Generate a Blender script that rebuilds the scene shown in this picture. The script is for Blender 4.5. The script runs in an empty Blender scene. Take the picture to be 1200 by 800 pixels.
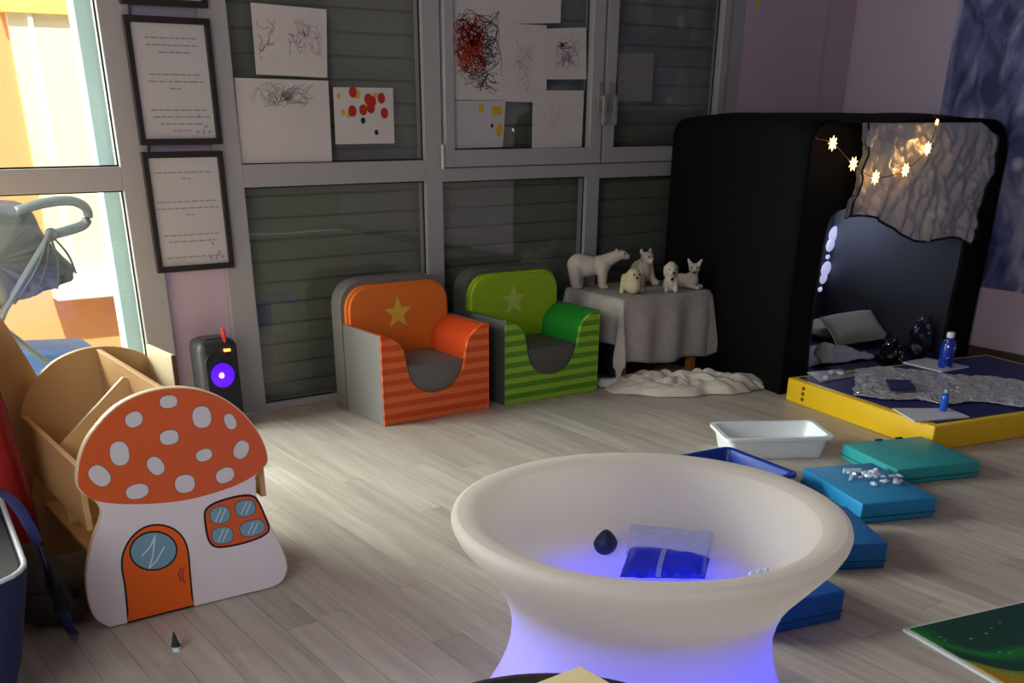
import bpy, bmesh, math, random
from mathutils import Vector, Matrix, Euler, noise
random.seed(7)
S = bpy.context.scene
COL = S.collection
PI = math.pi
# ------------------------------------------------------------------ camera
F_PX, CY = 1232.0, 760.0              # focal length and principal point row in pixels of the 1200x800 frame
PITCH, YAW, ROLL = math.radians(27.55), math.radians(35.33), math.radians(0.51)
CAM = Vector((0, 0, 1.25))
FW = Vector((math.sin(YAW)*math.cos(PITCH), math.cos(YAW)*math.cos(PITCH), -math.sin(PITCH)))
R0 = Vector((math.cos(YAW), -math.sin(YAW), 0)); U0 = R0.cross(FW)
RT = R0*math.cos(ROLL) + U0*math.sin(ROLL); UP = U0*math.cos(ROLL) - R0*math.sin(ROLL)
cd = bpy.data.cameras.new('camera'); cam = bpy.data.objects.new('camera', cd); COL.objects.link(cam)
cd.sensor_fit = 'HORIZONTAL'; cd.sensor_width = 36; cd.lens = F_PX/1200*36
cd.shift_y = (CY-400)/1200; cd.clip_start = .02
m = Matrix((RT, UP, -FW)).transposed().to_4x4(); m.translation = CAM
cam.matrix_world = m
S.camera = cam
def ray(x, y): return FW + RT*((x-600)/F_PX) - UP*((y-CY)/F_PX)
def onz(x, y, z=0):
    d = ray(x, y); return CAM + d*((z-CAM.z)/d.z)
def ony(x, y, Y):
    d = ray(x, y); return CAM + d*(Y/d.y)
# ------------------------------------------------------------------ world, sun, door daylight, side fill, exposure
w = bpy.data.worlds.new('sky'); S.world = w; w.use_nodes = True
bg = w.node_tree.nodes['Background']; bg.inputs[0].default_value = (.86, .94, 1, 1); bg.inputs[1].default_value = 1.5
def light(name, kind, loc, target, energy, color=(1, 1, 1), sx=.1, sy=None):
    l = bpy.data.lights.new(name, kind); o = bpy.data.objects.new(name, l); COL.objects.link(o)
    o.location = loc; l.energy = energy; l.color = color
    if target is not None:
        o.rotation_euler = (Vector(target)-Vector(loc)).to_track_quat('-Z', 'Y').to_euler()
    if kind == 'AREA':
        l.shape = 'RECTANGLE'; l.size = sx; l.size_y = sy or sx
    elif kind == 'POINT': l.shadow_soft_size = sx
    return o
sun = light('sun', 'SUN', (0, 0, 9), (1.2, 4.6, 0), 6.0, (1, .94, .84)); sun.data.angle = .02
dl_ = light('door_daylight', 'AREA', (-.25, 4.66, 1.15), (1.35, 2.0, .1), 120, (.96, 1, .95), 1.7, 1.7); dl_.data.spread = math.radians(140)
light('side_fill_light', 'AREA', (-1.27, .6, 1.55), (1.0, 2.6, .4), 24, (.97, .96, 1), 1.7, 1.3)  # soft fill added from the left to brighten surfaces facing the camera
VS = S.view_settings
S.display_settings.display_device = 'sRGB'
VS.view_transform = 'Standard'; VS.look = 'None'; VS.gamma = 1; VS.use_curve_mapping = False; VS.exposure = 0.54

# ------------------------------------------------------------------ materials
MATS = {}
def srgb(c): return tuple((v/12.92 if v <= .04045 else ((v+.055)/1.055)**2.4) for v in c)
def lin(r, g, b): return srgb((r/255, g/255, b/255)) + (1,)
class NT:
    def __init__(s, name):
        s.m = bpy.data.materials.new(name); s.m.use_nodes = True; s.t = s.m.node_tree; s.n = s.t.nodes
        s.b = s.n['Principled BSDF']; s.out = s.n['Material Output']
    def add(s, typ, **kw):
        n = s.n.new(typ)
        for k, v in kw.items():
            if k.startswith('i_'):
                key = k[2:]; key = int(key) if key.isdigit() else key.replace('_', ' ')
                n.inputs[key].default_value = v
            else: setattr(n, k, v)
        return n
    def l(s, a, b): s.t.links.new(a, b)
def mixc(nt, fac, a, b, mode='MIX'):
    n = nt.add('ShaderNodeMix', data_type='RGBA', blend_type=mode)
    for sock, v in ((n.inputs[0], fac), (n.inputs[6], a), (n.inputs[7], b)):
        if hasattr(v, 'is_output'): nt.l(v, sock)
        else: sock.default_value = v
    return n.outputs[2]
def M(name, col, rough=.55, var=.12, scale=6, metal=0, bump=0, bscale=60, spec=.4, emit=0, ecol=None, stretch=None, coat=0):
    if name in MATS: return MATS[name]
    nt = NT(name); b = nt.b
    tc = nt.add('ShaderNodeTexCoord'); src = tc.outputs['Object']
    if stretch:
        mp = nt.add('ShaderNodeMapping'); mp.inputs['Scale'].default_value = stretch; nt.l(src, mp.inputs[0]); src = mp.outputs[0]
    nz = nt.add('ShaderNodeTexNoise', i_Scale=scale, i_Detail=4.0); nt.l(src, nz.inputs['Vector'])
    c0 = tuple(v*(1-var) for v in col[:3]) + (1,); c1 = tuple(min(1, v*(1+var)) for v in col[:3]) + (1,)
    nt.l(mixc(nt, nz.outputs[0], c0, c1), b.inputs['Base Color'])
    b.inputs['Roughness'].default_value = rough; b.inputs['Metallic'].default_value = metal
    b.inputs['Specular IOR Level'].default_value = spec; b.inputs['Coat Weight'].default_value = coat
    if bump:
        n2 = nt.add('ShaderNodeTexNoise', i_Scale=bscale, i_Detail=3.0); nt.l(src, n2.inputs['Vector'])
        bp = nt.add('ShaderNodeBump', i_Strength=bump, i_Distance=.01); nt.l(n2.outputs[0], bp.inputs['Height']); nt.l(bp.outputs[0], b.inputs['Normal'])
    if emit:
        b.inputs['Emission Color'].default_value = ecol or col; b.inputs['Emission Strength'].default_value = emit
    MATS[name] = nt.m; return nt.m
def glass_mat(name, tint=(.92, .95, .94, 1), rough=.02, refl=1.0):
    nt = NT(name); nt.n.remove(nt.b)
    tr = nt.add('ShaderNodeBsdfTransparent'); tr.inputs[0].default_value = tint
    gl = nt.add('ShaderNodeBsdfGlossy', i_Roughness=rough); gl.inputs[0].default_value = (refl, refl, refl, 1)
    lw = nt.add('ShaderNodeLayerWeight', i_Blend=.5); pw_ = nt.add('ShaderNodeMath', operation='POWER'); pw_.inputs[1].default_value = 4.0; nt.l(lw.outputs['Facing'], pw_.inputs[0])
    fr = nt.add('ShaderNodeMath', operation='MULTIPLY_ADD'); fr.inputs[1].default_value = .55; fr.inputs[2].default_value = .045; nt.l(pw_.outputs[0], fr.inputs[0]); mx = nt.add('ShaderNodeMixShader')
    nz = nt.add('ShaderNodeTexNoise', i_Scale=1.5); tc = nt.add('ShaderNodeTexCoord'); nt.l(tc.outputs['Object'], nz.inputs['Vector'])
    bp = nt.add('ShaderNodeBump', i_Strength=.02, i_Distance=.02); nt.l(nz.outputs[0], bp.inputs['Height']); nt.l(bp.outputs[0], gl.inputs['Normal'])
    nt.l(fr.outputs[0], mx.inputs[0]); nt.l(tr.outputs[0], mx.inputs[1]); nt.l(gl.outputs[0], mx.inputs[2]); nt.l(mx.outputs[0], nt.out.inputs[0])
    return nt.m
def wood_floor():
    nt = NT('oak_laminate'); b = nt.b
    tc = nt.add('ShaderNodeTexCoord'); oi = nt.add('ShaderNodeObjectInfo')
    off = nt.add('ShaderNodeVectorMath', operation='ADD'); sc = nt.add('ShaderNodeVectorMath', operation='SCALE'); sc.inputs[0].default_value = (13, 37, 5)
    nt.l(oi.outputs['Random'], sc.inputs['Scale']); nt.l(tc.outputs['Object'], off.inputs[0]); nt.l(sc.outputs[0], off.inputs[1])
    mp = nt.add('ShaderNodeMapping'); mp.inputs['Scale'].default_value = (22, 1.6, 1); nt.l(off.outputs[0], mp.inputs[0])
    g = nt.add('ShaderNodeTexNoise', i_Scale=1.3, i_Detail=6.0, i_Roughness=.65); nt.l(mp.outputs[0], g.inputs['Vector'])
    r = nt.add('ShaderNodeValToRGB'); r.color_ramp.elements[0].position = .3; r.color_ramp.elements[1].position = .72
    r.color_ramp.elements[0].color = lin(172, 163, 149); r.color_ramp.elements[1].color = lin(208, 201, 189); nt.l(g.outputs[0], r.inputs[0])
    r2 = nt.add('ShaderNodeValToRGB'); r2.color_ramp.elements[0].color = (.80, .79, .78, 1); r2.color_ramp.elements[1].color = (1.0, 1.0, 1.0, 1); nt.l(oi.outputs['Random'], r2.inputs[0])
    nt.l(mixc(nt, 1.0, r.outputs[0], r2.outputs[0], 'MULTIPLY'), b.inputs['Base Color'])
    b.inputs['Roughness'].default_value = .42; b.inputs['Specular IOR Level'].default_value = .35
    bp = nt.add('ShaderNodeBump', i_Strength=.12, i_Distance=.002); nt.l(g.outputs[0], bp.inputs['Height']); nt.l(bp.outputs[0], b.inputs['Normal'])
    return nt.m
def stripes(name, ca, cb, period):
    nt = NT(name); b = nt.b
    tc = nt.add('ShaderNodeTexCoord'); sp = nt.add('ShaderNodeSeparateXYZ'); nt.l(tc.outputs['Object'], sp.inputs[0])
    d = nt.add('ShaderNodeMath', operation='DIVIDE'); d.inputs[1].default_value = period; nt.l(sp.outputs['Z'], d.inputs[0])
    fr = nt.add('ShaderNodeMath', operation='FRACT'); nt.l(d.outputs[0], fr.inputs[0])
    gt = nt.add('ShaderNodeMath', operation='GREATER_THAN'); gt.inputs[1].default_value = .5; nt.l(fr.outputs[0], gt.inputs[0])
    nt.l(mixc(nt, gt.outputs[0], ca, cb), b.inputs['Base Color']); b.inputs['Roughness'].default_value = .5
    return nt.m
def translucent(name, col, fac=.5):
    nt = NT(name)
    tl = nt.add('ShaderNodeBsdfTranslucent'); tl.inputs[0].default_value = col
    nt.b.inputs['Base Color'].default_value = col; nt.b.inputs['Roughness'].default_value = .62; nt.b.inputs['Specular IOR Level'].default_value = .3
    nz = nt.add('ShaderNodeTexNoise', i_Scale=3.0); tc = nt.add('ShaderNodeTexCoord'); nt.l(tc.outputs['Object'], nz.inputs['Vector'])
    nt.l(mixc(nt, nz.outputs[0], tuple(v*.96 for v in col[:3])+(1,), col), nt.b.inputs['Base Color'])
    mx = nt.add('ShaderNodeMixShader'); mx.inputs[0].default_value = fac
    nt.l(nt.b.outputs[0], mx.inputs[1]); nt.l(tl.outputs[0], mx.inputs[2]); nt.l(mx.outputs[0], nt.out.inputs[0])
    return nt.m
def film_mat():
    nt = NT('clear_film'); tr = nt.add('ShaderNodeBsdfTransparent'); tr.inputs[0].default_value = (.9, .92, 1, 1)
    nt.b.inputs['Base Color'].default_value = (.62, .66, .85, 1); nt.b.inputs['Roughness'].default_value = .25
    nz_ = nt.add('ShaderNodeTexNoise', i_Scale=30.0); tc = nt.add('ShaderNodeTexCoord'); nt.l(tc.outputs['Object'], nz_.inputs['Vector'])
    mr = nt.add('ShaderNodeMapRange'); mr.inputs[3].default_value = .12; mr.inputs[4].default_value = .42; nt.l(nz_.outputs[0], mr.inputs[0])
    mx = nt.add('ShaderNodeMixShader'); nt.l(mr.outputs[0], mx.inputs[0]); nt.l(tr.outputs[0], mx.inputs[1]); nt.l(nt.b.outputs[0], mx.inputs[2]); nt.l(mx.outputs[0], nt.out.inputs[0])
    return nt.m
def sparkle(name, base, bright, scale, amount, rough=.5, metal=0):
    nt = NT(name); b = nt.b; tc = nt.add('ShaderNodeTexCoord')
    v = nt.add('ShaderNodeTexVoronoi', i_Scale=scale); nt.l(tc.outputs['Object'], v.inputs['Vector'])
    sp = nt.add('ShaderNodeSeparateColor'); nt.l(v.outputs['Color'], sp.inputs[0])
    g = nt.add('ShaderNodeMath', operation='GREATER_THAN'); g.inputs[1].default_value = 1-amount; nt.l(sp.outputs[0], g.inputs[0])
    n1 = nt.add('ShaderNodeTexNoise', i_Scale=scale*.5); nt.l(tc.outputs['Object'], n1.inputs['Vector'])
    dk = mixc(nt, n1.outputs[0], tuple(x*.6 for x in base[:3])+(1,), tuple(min(1, x*1.35) for x in base[:3])+(1,))
    nt.l(mixc(nt, g.outputs[0], dk, bright), b.inputs['Base Color']); nt.l(g.outputs[0], b.inputs['Metallic'])
    mr = nt.add('ShaderNodeMapRange'); mr.inputs[3].default_value = rough; mr.inputs[4].default_value = .12; nt.l(g.outputs[0], mr.inputs[0]); nt.l(mr.outputs[0], b.inputs['Roughness'])
    bp = nt.add('ShaderNodeBump', i_Strength=.9, i_Distance=.006); nt.l(sp.outputs[1], bp.inputs['Height']); nt.l(bp.outputs[0], b.inputs['Normal'])
    return nt.m
def poster_mat():
    nt = NT('winter_print'); b = nt.b
    tc = nt.add('ShaderNodeTexCoord'); mp = nt.add('ShaderNodeMapping'); mp.inputs['Scale'].default_value = (1, 2.2, 1.2); nt.l(tc.outputs['Object'], mp.inputs[0])
    n1 = nt.add('ShaderNodeTexNoise', i_Scale=3.5, i_Detail=8.0, i_Distortion=.7); nt.l(mp.outputs[0], n1.inputs['Vector'])
    r = nt.add('ShaderNodeValToRGB'); e = r.color_ramp.elements
    e[0].position = .36; e[0].color = lin(50, 52, 92); e[1].position = .66; e[1].color = lin(160, 162, 194)
    k = e.new(.5); k.color = lin(96, 102, 150); nt.l(n1.outputs[0], r.inputs[0])
    v = nt.add('ShaderNodeTexVoronoi', i_Scale=4.2); nt.l(tc.outputs['Object'], v.inputs['Vector'])
    rr = nt.add('ShaderNodeValToRGB'); rr.color_ramp.elements[0].position = .10; rr.color_ramp.elements[0].color = (1, 1, 1, 1); rr.color_ramp.elements[1].position = .2; rr.color_ramp.elements[1].color = (0, 0, 0, 1)
    nt.l(v.outputs['Distance'], rr.inputs[0])
    nt.l(mixc(nt, rr.outputs[0], r.outputs[0], lin(215, 215, 225)), b.inputs['Base Color']); b.inputs['Roughness'].default_value = .6
    return nt.m
def gel_mat():
    nt = NT('green_gel'); b = nt.b
    tc = nt.add('ShaderNodeTexCoord'); n1 = nt.add('ShaderNodeTexNoise', i_Scale=2.2, i_Detail=1.5, i_Distortion=.3); nt.l(tc.outputs['Object'], n1.inputs['Vector'])
    sp = nt.add('ShaderNodeSeparateXYZ'); nt.l(tc.outputs['Object'], sp.inputs[0])
    a = nt.add('ShaderNodeMath', operation='MULTIPLY_ADD'); a.inputs[1].default_value = 1.5; a.inputs[2].default_value = .135; nt.l(sp.outputs['Y'], a.inputs[0])
    s2 = nt.add('ShaderNodeMath', operation='MULTIPLY_ADD'); s2.inputs[1].default_value = 1.12; nt.l(sp.outputs['X'], s2.inputs[0]); nt.l(a.outputs[0], s2.inputs[2])
    s3 = nt.add('ShaderNodeMath', operation='ADD'); nt.l(s2.outputs[0], s3.inputs[0]); nt.l(n1.outputs[0], s3.inputs[1])
    r = nt.add('ShaderNodeValToRGB'); e = r.color_ramp.elements
    e[0].position = .36; e[0].color = lin(150, 118, 8); e[1].position = .80; e[1].color = lin(8, 56, 36)
    k = e.new(.44); k.color = lin(112, 128, 10); k = e.new(.47); k.color = lin(8, 52, 26); k = e.new(.54); k.color = lin(8, 60, 30); k = e.new(.60); k.color = lin(14, 112, 30); k = e.new(.65); k.color = lin(8, 60, 32)
    nt.l(s3.outputs[0], r.inputs[0]); nt.l(r.outputs[0], b.inputs['Base Color']); b.inputs['Roughness'].default_value = .16
    return nt.m

MAT_FLOOR = wood_floor()
LILAC = M('lilac_wall', lin(196, 178, 196), .8, .03, 2, bump=.05, bscale=150)
WHITE_WALL = M('white_wall', lin(150, 140, 148), .8, .03, 2)
ALU = M('grey_aluminium', lin(166, 165, 166), .5, .04, 3)
GASKET = M('black_gasket', lin(22, 22, 24), .6)
GLASS = glass_mat('window_glass')
SLAT = M('shutter_slat', lin(124, 124, 112), .6, .08, 4, stretch=(.4, 1, 3))
PAPER = M('paper', lin(205, 200, 196), .8, .03, 9)
PAPER2 = M('cool_paper', lin(190, 188, 190), .8, .03, 9)
INK = M('ink', lin(62, 60, 66), .8)
DARKFRAME = M('dark_frame', lin(38, 34, 33), .45, .1, 10)
PLY = M('plywood', lin(196, 156, 104), .5, .16, 3, stretch=(3, 3, .5), bump=.03)
PLYEDGE = M('plywood_edge', lin(226, 208, 172), .5, .1, 30)
ORANGE = M('orange_paint', lin(214, 92, 32), .4, .03, 3)
DOORORANGE = M('door_orange_paint', lin(228, 98, 10), .4, .03, 3)
WHITEPAINT = M('white_paint', lin(222, 214, 212), .4, .02, 3)
SPOT = M('spot_paint', lin(212, 208, 206), .45, .02, 3)
BLACKLINE = M('black_line', lin(24, 20, 20), .5)
BROWNLINE = M('brown_line', lin(128, 78, 56), .5)
PANEBLUE = M('painted_pane', lin(116, 158, 172), .4, .05, 8)
GREYFAB = M('grey_vinyl', lin(112, 110, 106), .5, .05, 12, bump=.02)
GREYDK = M('charcoal_vinyl', lin(88, 86, 82), .55, .05, 12, bump=.02)
BLACKFAB = M('black_fabric', lin(8, 8, 10), .9, .1, 20, bump=.05, spec=.2)
FOAMMETAL = M('silver_lining', lin(186, 184, 182), .34, .1, 5, metal=.4)
GREYLIN = M('grey_lining', lin(112, 116, 130), .6, .08, 3)
NAVY = M('navy_fabric', lin(24, 38, 76), .75, .12, 30, bump=.05)
FUR = M('grey_felt', lin(186, 180, 172), .95, .18, 40, bump=.5, bscale=220, spec=.1)
CREAMCLOTH = M('cream_muslin', lin(214, 206, 192), .9, .08, 30, bump=.2, bscale=160, spec=.1)

# ------------------------------------------------------------------ mesh helpers
def B(): return bmesh.new()
def box(bm, x0, x1, y0, y1, z0, z1, bevel=0, seg=2):
    r = bmesh.ops.create_cube(bm, size=1)
    for v in r['verts']:
        v.co = Vector((x0+(v.co.x+.5)*(x1-x0), y0+(v.co.y+.5)*(y1-y0), z0+(v.co.z+.5)*(z1-z0)))
    if bevel:
        es = list({e for v in r['verts'] for e in v.link_edges})
        bmesh.ops.bevel(bm, geom=es, offset=bevel, segments=seg, affect='EDGES', profile=.5)
    return bm
def obox(bm, c, size, rot=(0, 0, 0), bevel=0):
    n0 = len(bm.verts); box(bm, -size[0]/2, size[0]/2, -size[1]/2, size[1]/2, -size[2]/2, size[2]/2, bevel)
    bm.verts.ensure_lookup_table(); mt = Matrix.Translation(c) @ Euler(rot).to_matrix().to_4x4()
    for v in bm.verts[n0:]: v.co = mt @ v.co
    return bm
def prism(bm, poly, a, b, axis='y'):
    """poly 2D extruded from a to b along axis; axis y: (x,z), axis z: (x,y), axis x: (y,z)"""
    def P(p, t): return {'y': (p[0], t, p[1]), 'z': (p[0], p[1], t), 'x': (t, p[0], p[1])}[axis]
    A = [bm.verts.new(P(p, a)) for p in poly]; C = [bm.verts.new(P(p, b)) for p in poly]
    n = len(poly)
    fs = [bm.faces.new(A), bm.faces.new(C[::-1])]
    for i in range(n): fs.append(bm.faces.new((A[i], C[i], C[(i+1) % n], A[(i+1) % n])))
    bmesh.ops.recalc_face_normals(bm, faces=fs)
    return bm
def lathe(bm, prof, seg=32, c=(0, 0, 0), closed=False):
    rings = []
    for r, z in prof:
        if r < 1e-5: rings.append([bm.verts.new((c[0], c[1], c[2]+z))])
        else: rings.append([bm.verts.new((c[0]+r*math.cos(2*PI*k/seg), c[1]+r*math.sin(2*PI*k/seg), c[2]+z)) for k in range(seg)])
    pairs = list(zip(rings, rings[1:])) + ([(rings[-1], rings[0])] if closed else [])
    for a, b in pairs:
        for k in range(seg):
            k2 = (k+1) % seg
            if len(a) == 1 and len(b) == 1: continue
            if len(a) == 1: bm.faces.new((a[0], b[k2], b[k]))
            elif len(b) == 1: bm.faces.new((a[k], a[k2], b[0]))
            else: bm.faces.new((a[k], a[k2], b[k2], b[k]))
    bmesh.ops.recalc_face_normals(bm, faces=bm.faces[:])
    return bm
def tube(bm, pts, r, seg=8, flat=1.0):
    pts = [Vector(p) for p in pts]; rings = []
    up = Vector((0, 0, 1))
    for i, p in enumerate(pts):
        d = (pts[min(i+1, len(pts)-1)]-pts[max(i-1, 0)]).normalized()
        a = d.cross(up if abs(d.z) < .95 else Vector((1, 0, 0))).normalized(); b = a.cross(d)
        rr = r[i] if isinstance(r, (list, tuple)) else r
        rings.append([bm.verts.new(p + a*rr*math.cos(2*PI*k/seg) + b*rr*flat*math.sin(2*PI*k/seg)) for k in range(seg)])
    for x, y in zip(rings, rings[1:]):
        for k in range(seg): bm.faces.new((x[k], x[(k+1) % seg], y[(k+1) % seg], y[k]))
    bm.faces.new(rings[0]); bm.faces.new(rings[-1][::-1])
    bmesh.ops.recalc_face_normals(bm, faces=bm.faces[:])
    return bm
def ell(bm, c, r, rot=(0, 0, 0), u=16, v=10):
    if not hasattr(r, '__len__'): r = (r, r, r)
    mt = Matrix.Translation(c) @ Euler(rot).to_matrix().to_4x4() @ Matrix.Diagonal((r[0], r[1], r[2], 1))
    bmesh.ops.create_uvsphere(bm, u_segments=u, v_segments=v, radius=1, matrix=mt); return bm
def limb(bm, p, q, r0, r1, n=5):
    p, q = Vector(p), Vector(q)
    for i in range(n+1):
        t = i/n; ell(bm, p.lerp(q, t), r0+(r1-r0)*t, u=12, v=8)
    return bm
def spline(pts, n=8, closed=False):
    P = [Vector(p) for p in pts]; L = len(P); out = []
    for i in range(L if closed else L-1):
        g = (lambda k: P[k % L]) if closed else (lambda k: P[max(0, min(L-1, k))])
        a, b, c, d = g(i-1), g(i), g(i+1), g(i+2)
        for k in range(n):
            t = k/n
            out.append(.5*((2*b)+(c-a)*t+(2*a-5*b+4*c-d)*t*t+(3*b-a-3*c+d)*t**3))
    if not closed: out.append(P[-1])
    return out
def stroke(bm, pts, y, w):
    """flat ribbon of width w along (x,z) points in the plane y"""
    P = [Vector((p[0], p[1])) for p in pts]; L = []
    for i, p in enumerate(P):
        d = P[min(i+1, len(P)-1)]-P[max(i-1, 0)]
        if d.length < 1e-9: d = Vector((1, 0))
        d.normalize(); nrm = Vector((-d.y, d.x))*w/2
        L.append((bm.verts.new((p.x+nrm.x, y, p.y+nrm.y)), bm.verts.new((p.x-nrm.x, y, p.y-nrm.y))))
    for a, b in zip(L, L[1:]): bm.faces.new((a[0], a[1], b[1], b[0]))
def ngon(cx, cz, rx, rz, rot=0, n=20, sq=1.0):
    o = []
    for k in range(n):
        a = 2*PI*k/n; c, s = math.cos(a), math.sin(a)
        x = rx*math.copysign(abs(c)**sq, c); z = rz*math.copysign(abs(s)**sq, s)
        o.append((cx+x*math.cos(rot)-z*math.sin(rot), cz+x*math.sin(rot)+z*math.cos(rot)))
    return o
def rrect(x0, x1, z0, z1, r, n=6, top_only=False):
    o = []
    cs = [((x1-r, z1-r), 0), ((x0+r, z1-r), 90)]
    for (cx, cz), a0 in cs:
        for k in range(n+1):
            a = math.radians(a0+90*k/n); o.append((cx+r*math.cos(a), cz+r*math.sin(a)))
    if top_only: o += [(x0, z0), (x1, z0)]
    else:
        for (cx, cz), a0 in [((x0+r, z0+r), 180), ((x1-r, z0+r), 270)]:
            for k in range(n+1):
                a = math.radians(a0+90*k/n); o.append((cx+r*math.cos(a), cz+r*math.sin(a)))
    return o
def link(name, bm, mat, parent=None, loc=None, rot=None, smooth=False, shift=None):
    if shift is not None: bmesh.ops.translate(bm, verts=bm.verts[:], vec=-Vector(shift))
    me = bpy.data.meshes.new(name); bm.to_mesh(me); bm.free()
    for k in (mat if isinstance(mat, (list, tuple)) else [mat]): me.materials.append(k)
    if smooth:
        for p in me.polygons: p.use_smooth = True
        if smooth == 'auto': me.set_sharp_from_angle(angle=math.radians(35))
    o = bpy.data.objects.new(name, me); COL.objects.link(o)
    if loc is not None: o.location = loc
    if rot is not None: o.rotation_euler = rot
    if parent: o.parent = parent
    return o
def tag(o, label, cat, group=None):
    o['label'] = label; o['category'] = cat
    if group: o['group'] = group
    return o
def thing(name, label, cat, loc=(0, 0, 0), rz=0, group=None):
    o = bpy.data.objects.new(name, None); COL.objects.link(o); o.location = loc; o.rotation_euler = (0, 0, rz); o.empty_display_size = .05
    return tag(o, label, cat, group)
def struct(o): o['kind'] = 'structure'; return o
def sempty(name, loc):
    o = bpy.data.objects.new(name, None); COL.objects.link(o); o.location = loc; o['kind'] = 'structure'; return o
def mods(o, voxel=None, smooth=None, sub=None, solid=None):
    if voxel:
        k = o.modifiers.new('r', 'REMESH'); k.mode = 'VOXEL'; k.voxel_size = voxel; k.use_smooth_shade = True
    if smooth:
        k = o.modifiers.new('s', 'SMOOTH'); k.factor = .5; k.iterations = smooth
    if solid:
        k = o.modifiers.new('t', 'SOLIDIFY'); k.thickness = solid; k.offset = 0
    if sub:
        k = o.modifiers.new('u', 'SUBSURF'); k.levels = sub; k.render_levels = sub
    return o
def grid(bm, nu, nv, fn):
    V = [[bm.verts.new(fn(i/nu, j/nv)) for j in range(nv+1)] for i in range(nu+1)]
    for i in range(nu):
        for j in range(nv): bm.faces.new((V[i][j], V[i+1][j], V[i+1][j+1], V[i][j+1]))
    bmesh.ops.recalc_face_normals(bm, faces=bm.faces[:]); return bm
def nz(x, y, z=0): return noise.noise(Vector((x, y, z)))

# ------------------------------------------------------------------ the room
YW, XR, XL, YF, HC = 4.50, 5.50, -1.3, -2.0, 2.6
floor = struct(link('floor', box(B(), XL, XR, YF, YW+.1, -.12, -.004), MAT_FLOOR))
PW, PL = .095, 1.15
n_pl = 0
for i in range(int((XR-0)/PW)+1):
    x0 = .0+i*PW; x1 = min(x0+PW, XR)
    off = random.random()*PL
    y = -PL+off
    while y < YW:
        y0, y1 = max(y, 0), min(y+PL, YW); y += PL
        if y1-y0 < .03 or x1-x0 < .01: continue
        vis = False
        for t in range(9):
            p = Vector(((x0+x1)/2, y0+(y1-y0)*t/8, 0))-CAM; dz = p.dot(FW)
            if dz > .2:
                px, py = 600+F_PX*p.dot(RT)/dz, CY-F_PX*p.dot(UP)/dz
                if -140 < px < 1340 and py < 900: vis = True
        if not vis or n_pl >= 300: continue
        n_pl += 1
        bm = box(B(), x0+.0006, x1-.0006, y0+.0006, y1-.0006, -.0035, 0)
        link('plank', bm, MAT_FLOOR, floor, loc=(x0, y0, 0), shift=(x0, y0, 0))
struct(link('ceiling', box(B(), XL-.15, XR+.15, YF-.15, YW+.15, HC, HC+.12), WHITE_WALL))
struct(link('wall_right', box(B(), XR, XR+.15, YF, YW+.15, 0, HC), LILAC))
wl = B(); box(wl, XL-.15, XL, YF, -.3, 0, HC); box(wl, XL-.15, XL, 1.5, YW+.15, 0, HC); box(wl, XL-.15, XL, -.3, 1.5, 0, .85); box(wl, XL-.15, XL, -.3, 1.5, 2.25, HC)
struct(link('wall_left', wl, WHITE_WALL))
struct(link('wall_front', box(B(), XL-.15, XR+.15, YF-.15, YF, 0, HC), WHITE_WALL))
wb = B(); box(wb, 1.42, 1.70, YW+.015, YW+.15, 0, HC); box(wb, 4.61, XR, YW-.005, YW+.15, 0, HC); box(wb, 4.61, 5.254, YW-.016, YW, 0, HC);
box(wb, -1.3, 4.61, YW, YW+.15, 2.3, HC)
struct(link('wall_back', wb, LILAC))
struct(link('baseboard_right', box(B(), XR-.014, XR, YF, YW, 0, .07, .003), M('dark_baseboard', lin(74, 64, 62), .6)))
wf = sempty('fill_window', (XL, .6, .85))          # side window added out of view for the fill light
bm = B()
for a in ((-.3, -.23, .85, 2.25), (1.43, 1.5, .85, 2.25), (.565, .635, .85, 2.25), (-.3, 1.5, .85, .92), (-.3, 1.5, 2.18, 2.25)): box(bm, XL-.08, XL-.02, a[0], a[1], a[2], a[3])
link('window_frame', bm, ALU, wf, shift=(XL, .6, .85))

# glazed front: bays of aluminium bars, panes and roller shutters behind them
FY0, FY1 = YW-.02, YW+.05
def bar(parent, o, x0, x1, z0, z1, y0=FY0, y1=FY1, name='frame_bar', bev=.003):
    return link(name, box(B(), x0, x1, y0, y1, z0, z1, bev), ALU, parent, shift=o)
def pane(parent, o, x0, x1, z0, z1, y=YW+.005):
    g = link('glass_pane', box(B(), x0-.004, x1+.004, y, y+.006, z0-.004, z1+.004), GLASS, parent, shift=o)
    bm = B()
    for a in ((x0-.002, x0+.006, z0, z1), (x1-.006, x1+.002, z0, z1), (x0, x1, z0-.002, z0+.006), (x0, x1, z1-.006, z1+.002)): box(bm, a[0], a[1], y-.004, y, a[2], a[3])
    link('gasket', bm, GASKET, g, shift=o)
    return g
TOP = 2.3
def window(name, x0, x1, zsash, o):
    return sempty(name, o)
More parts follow.
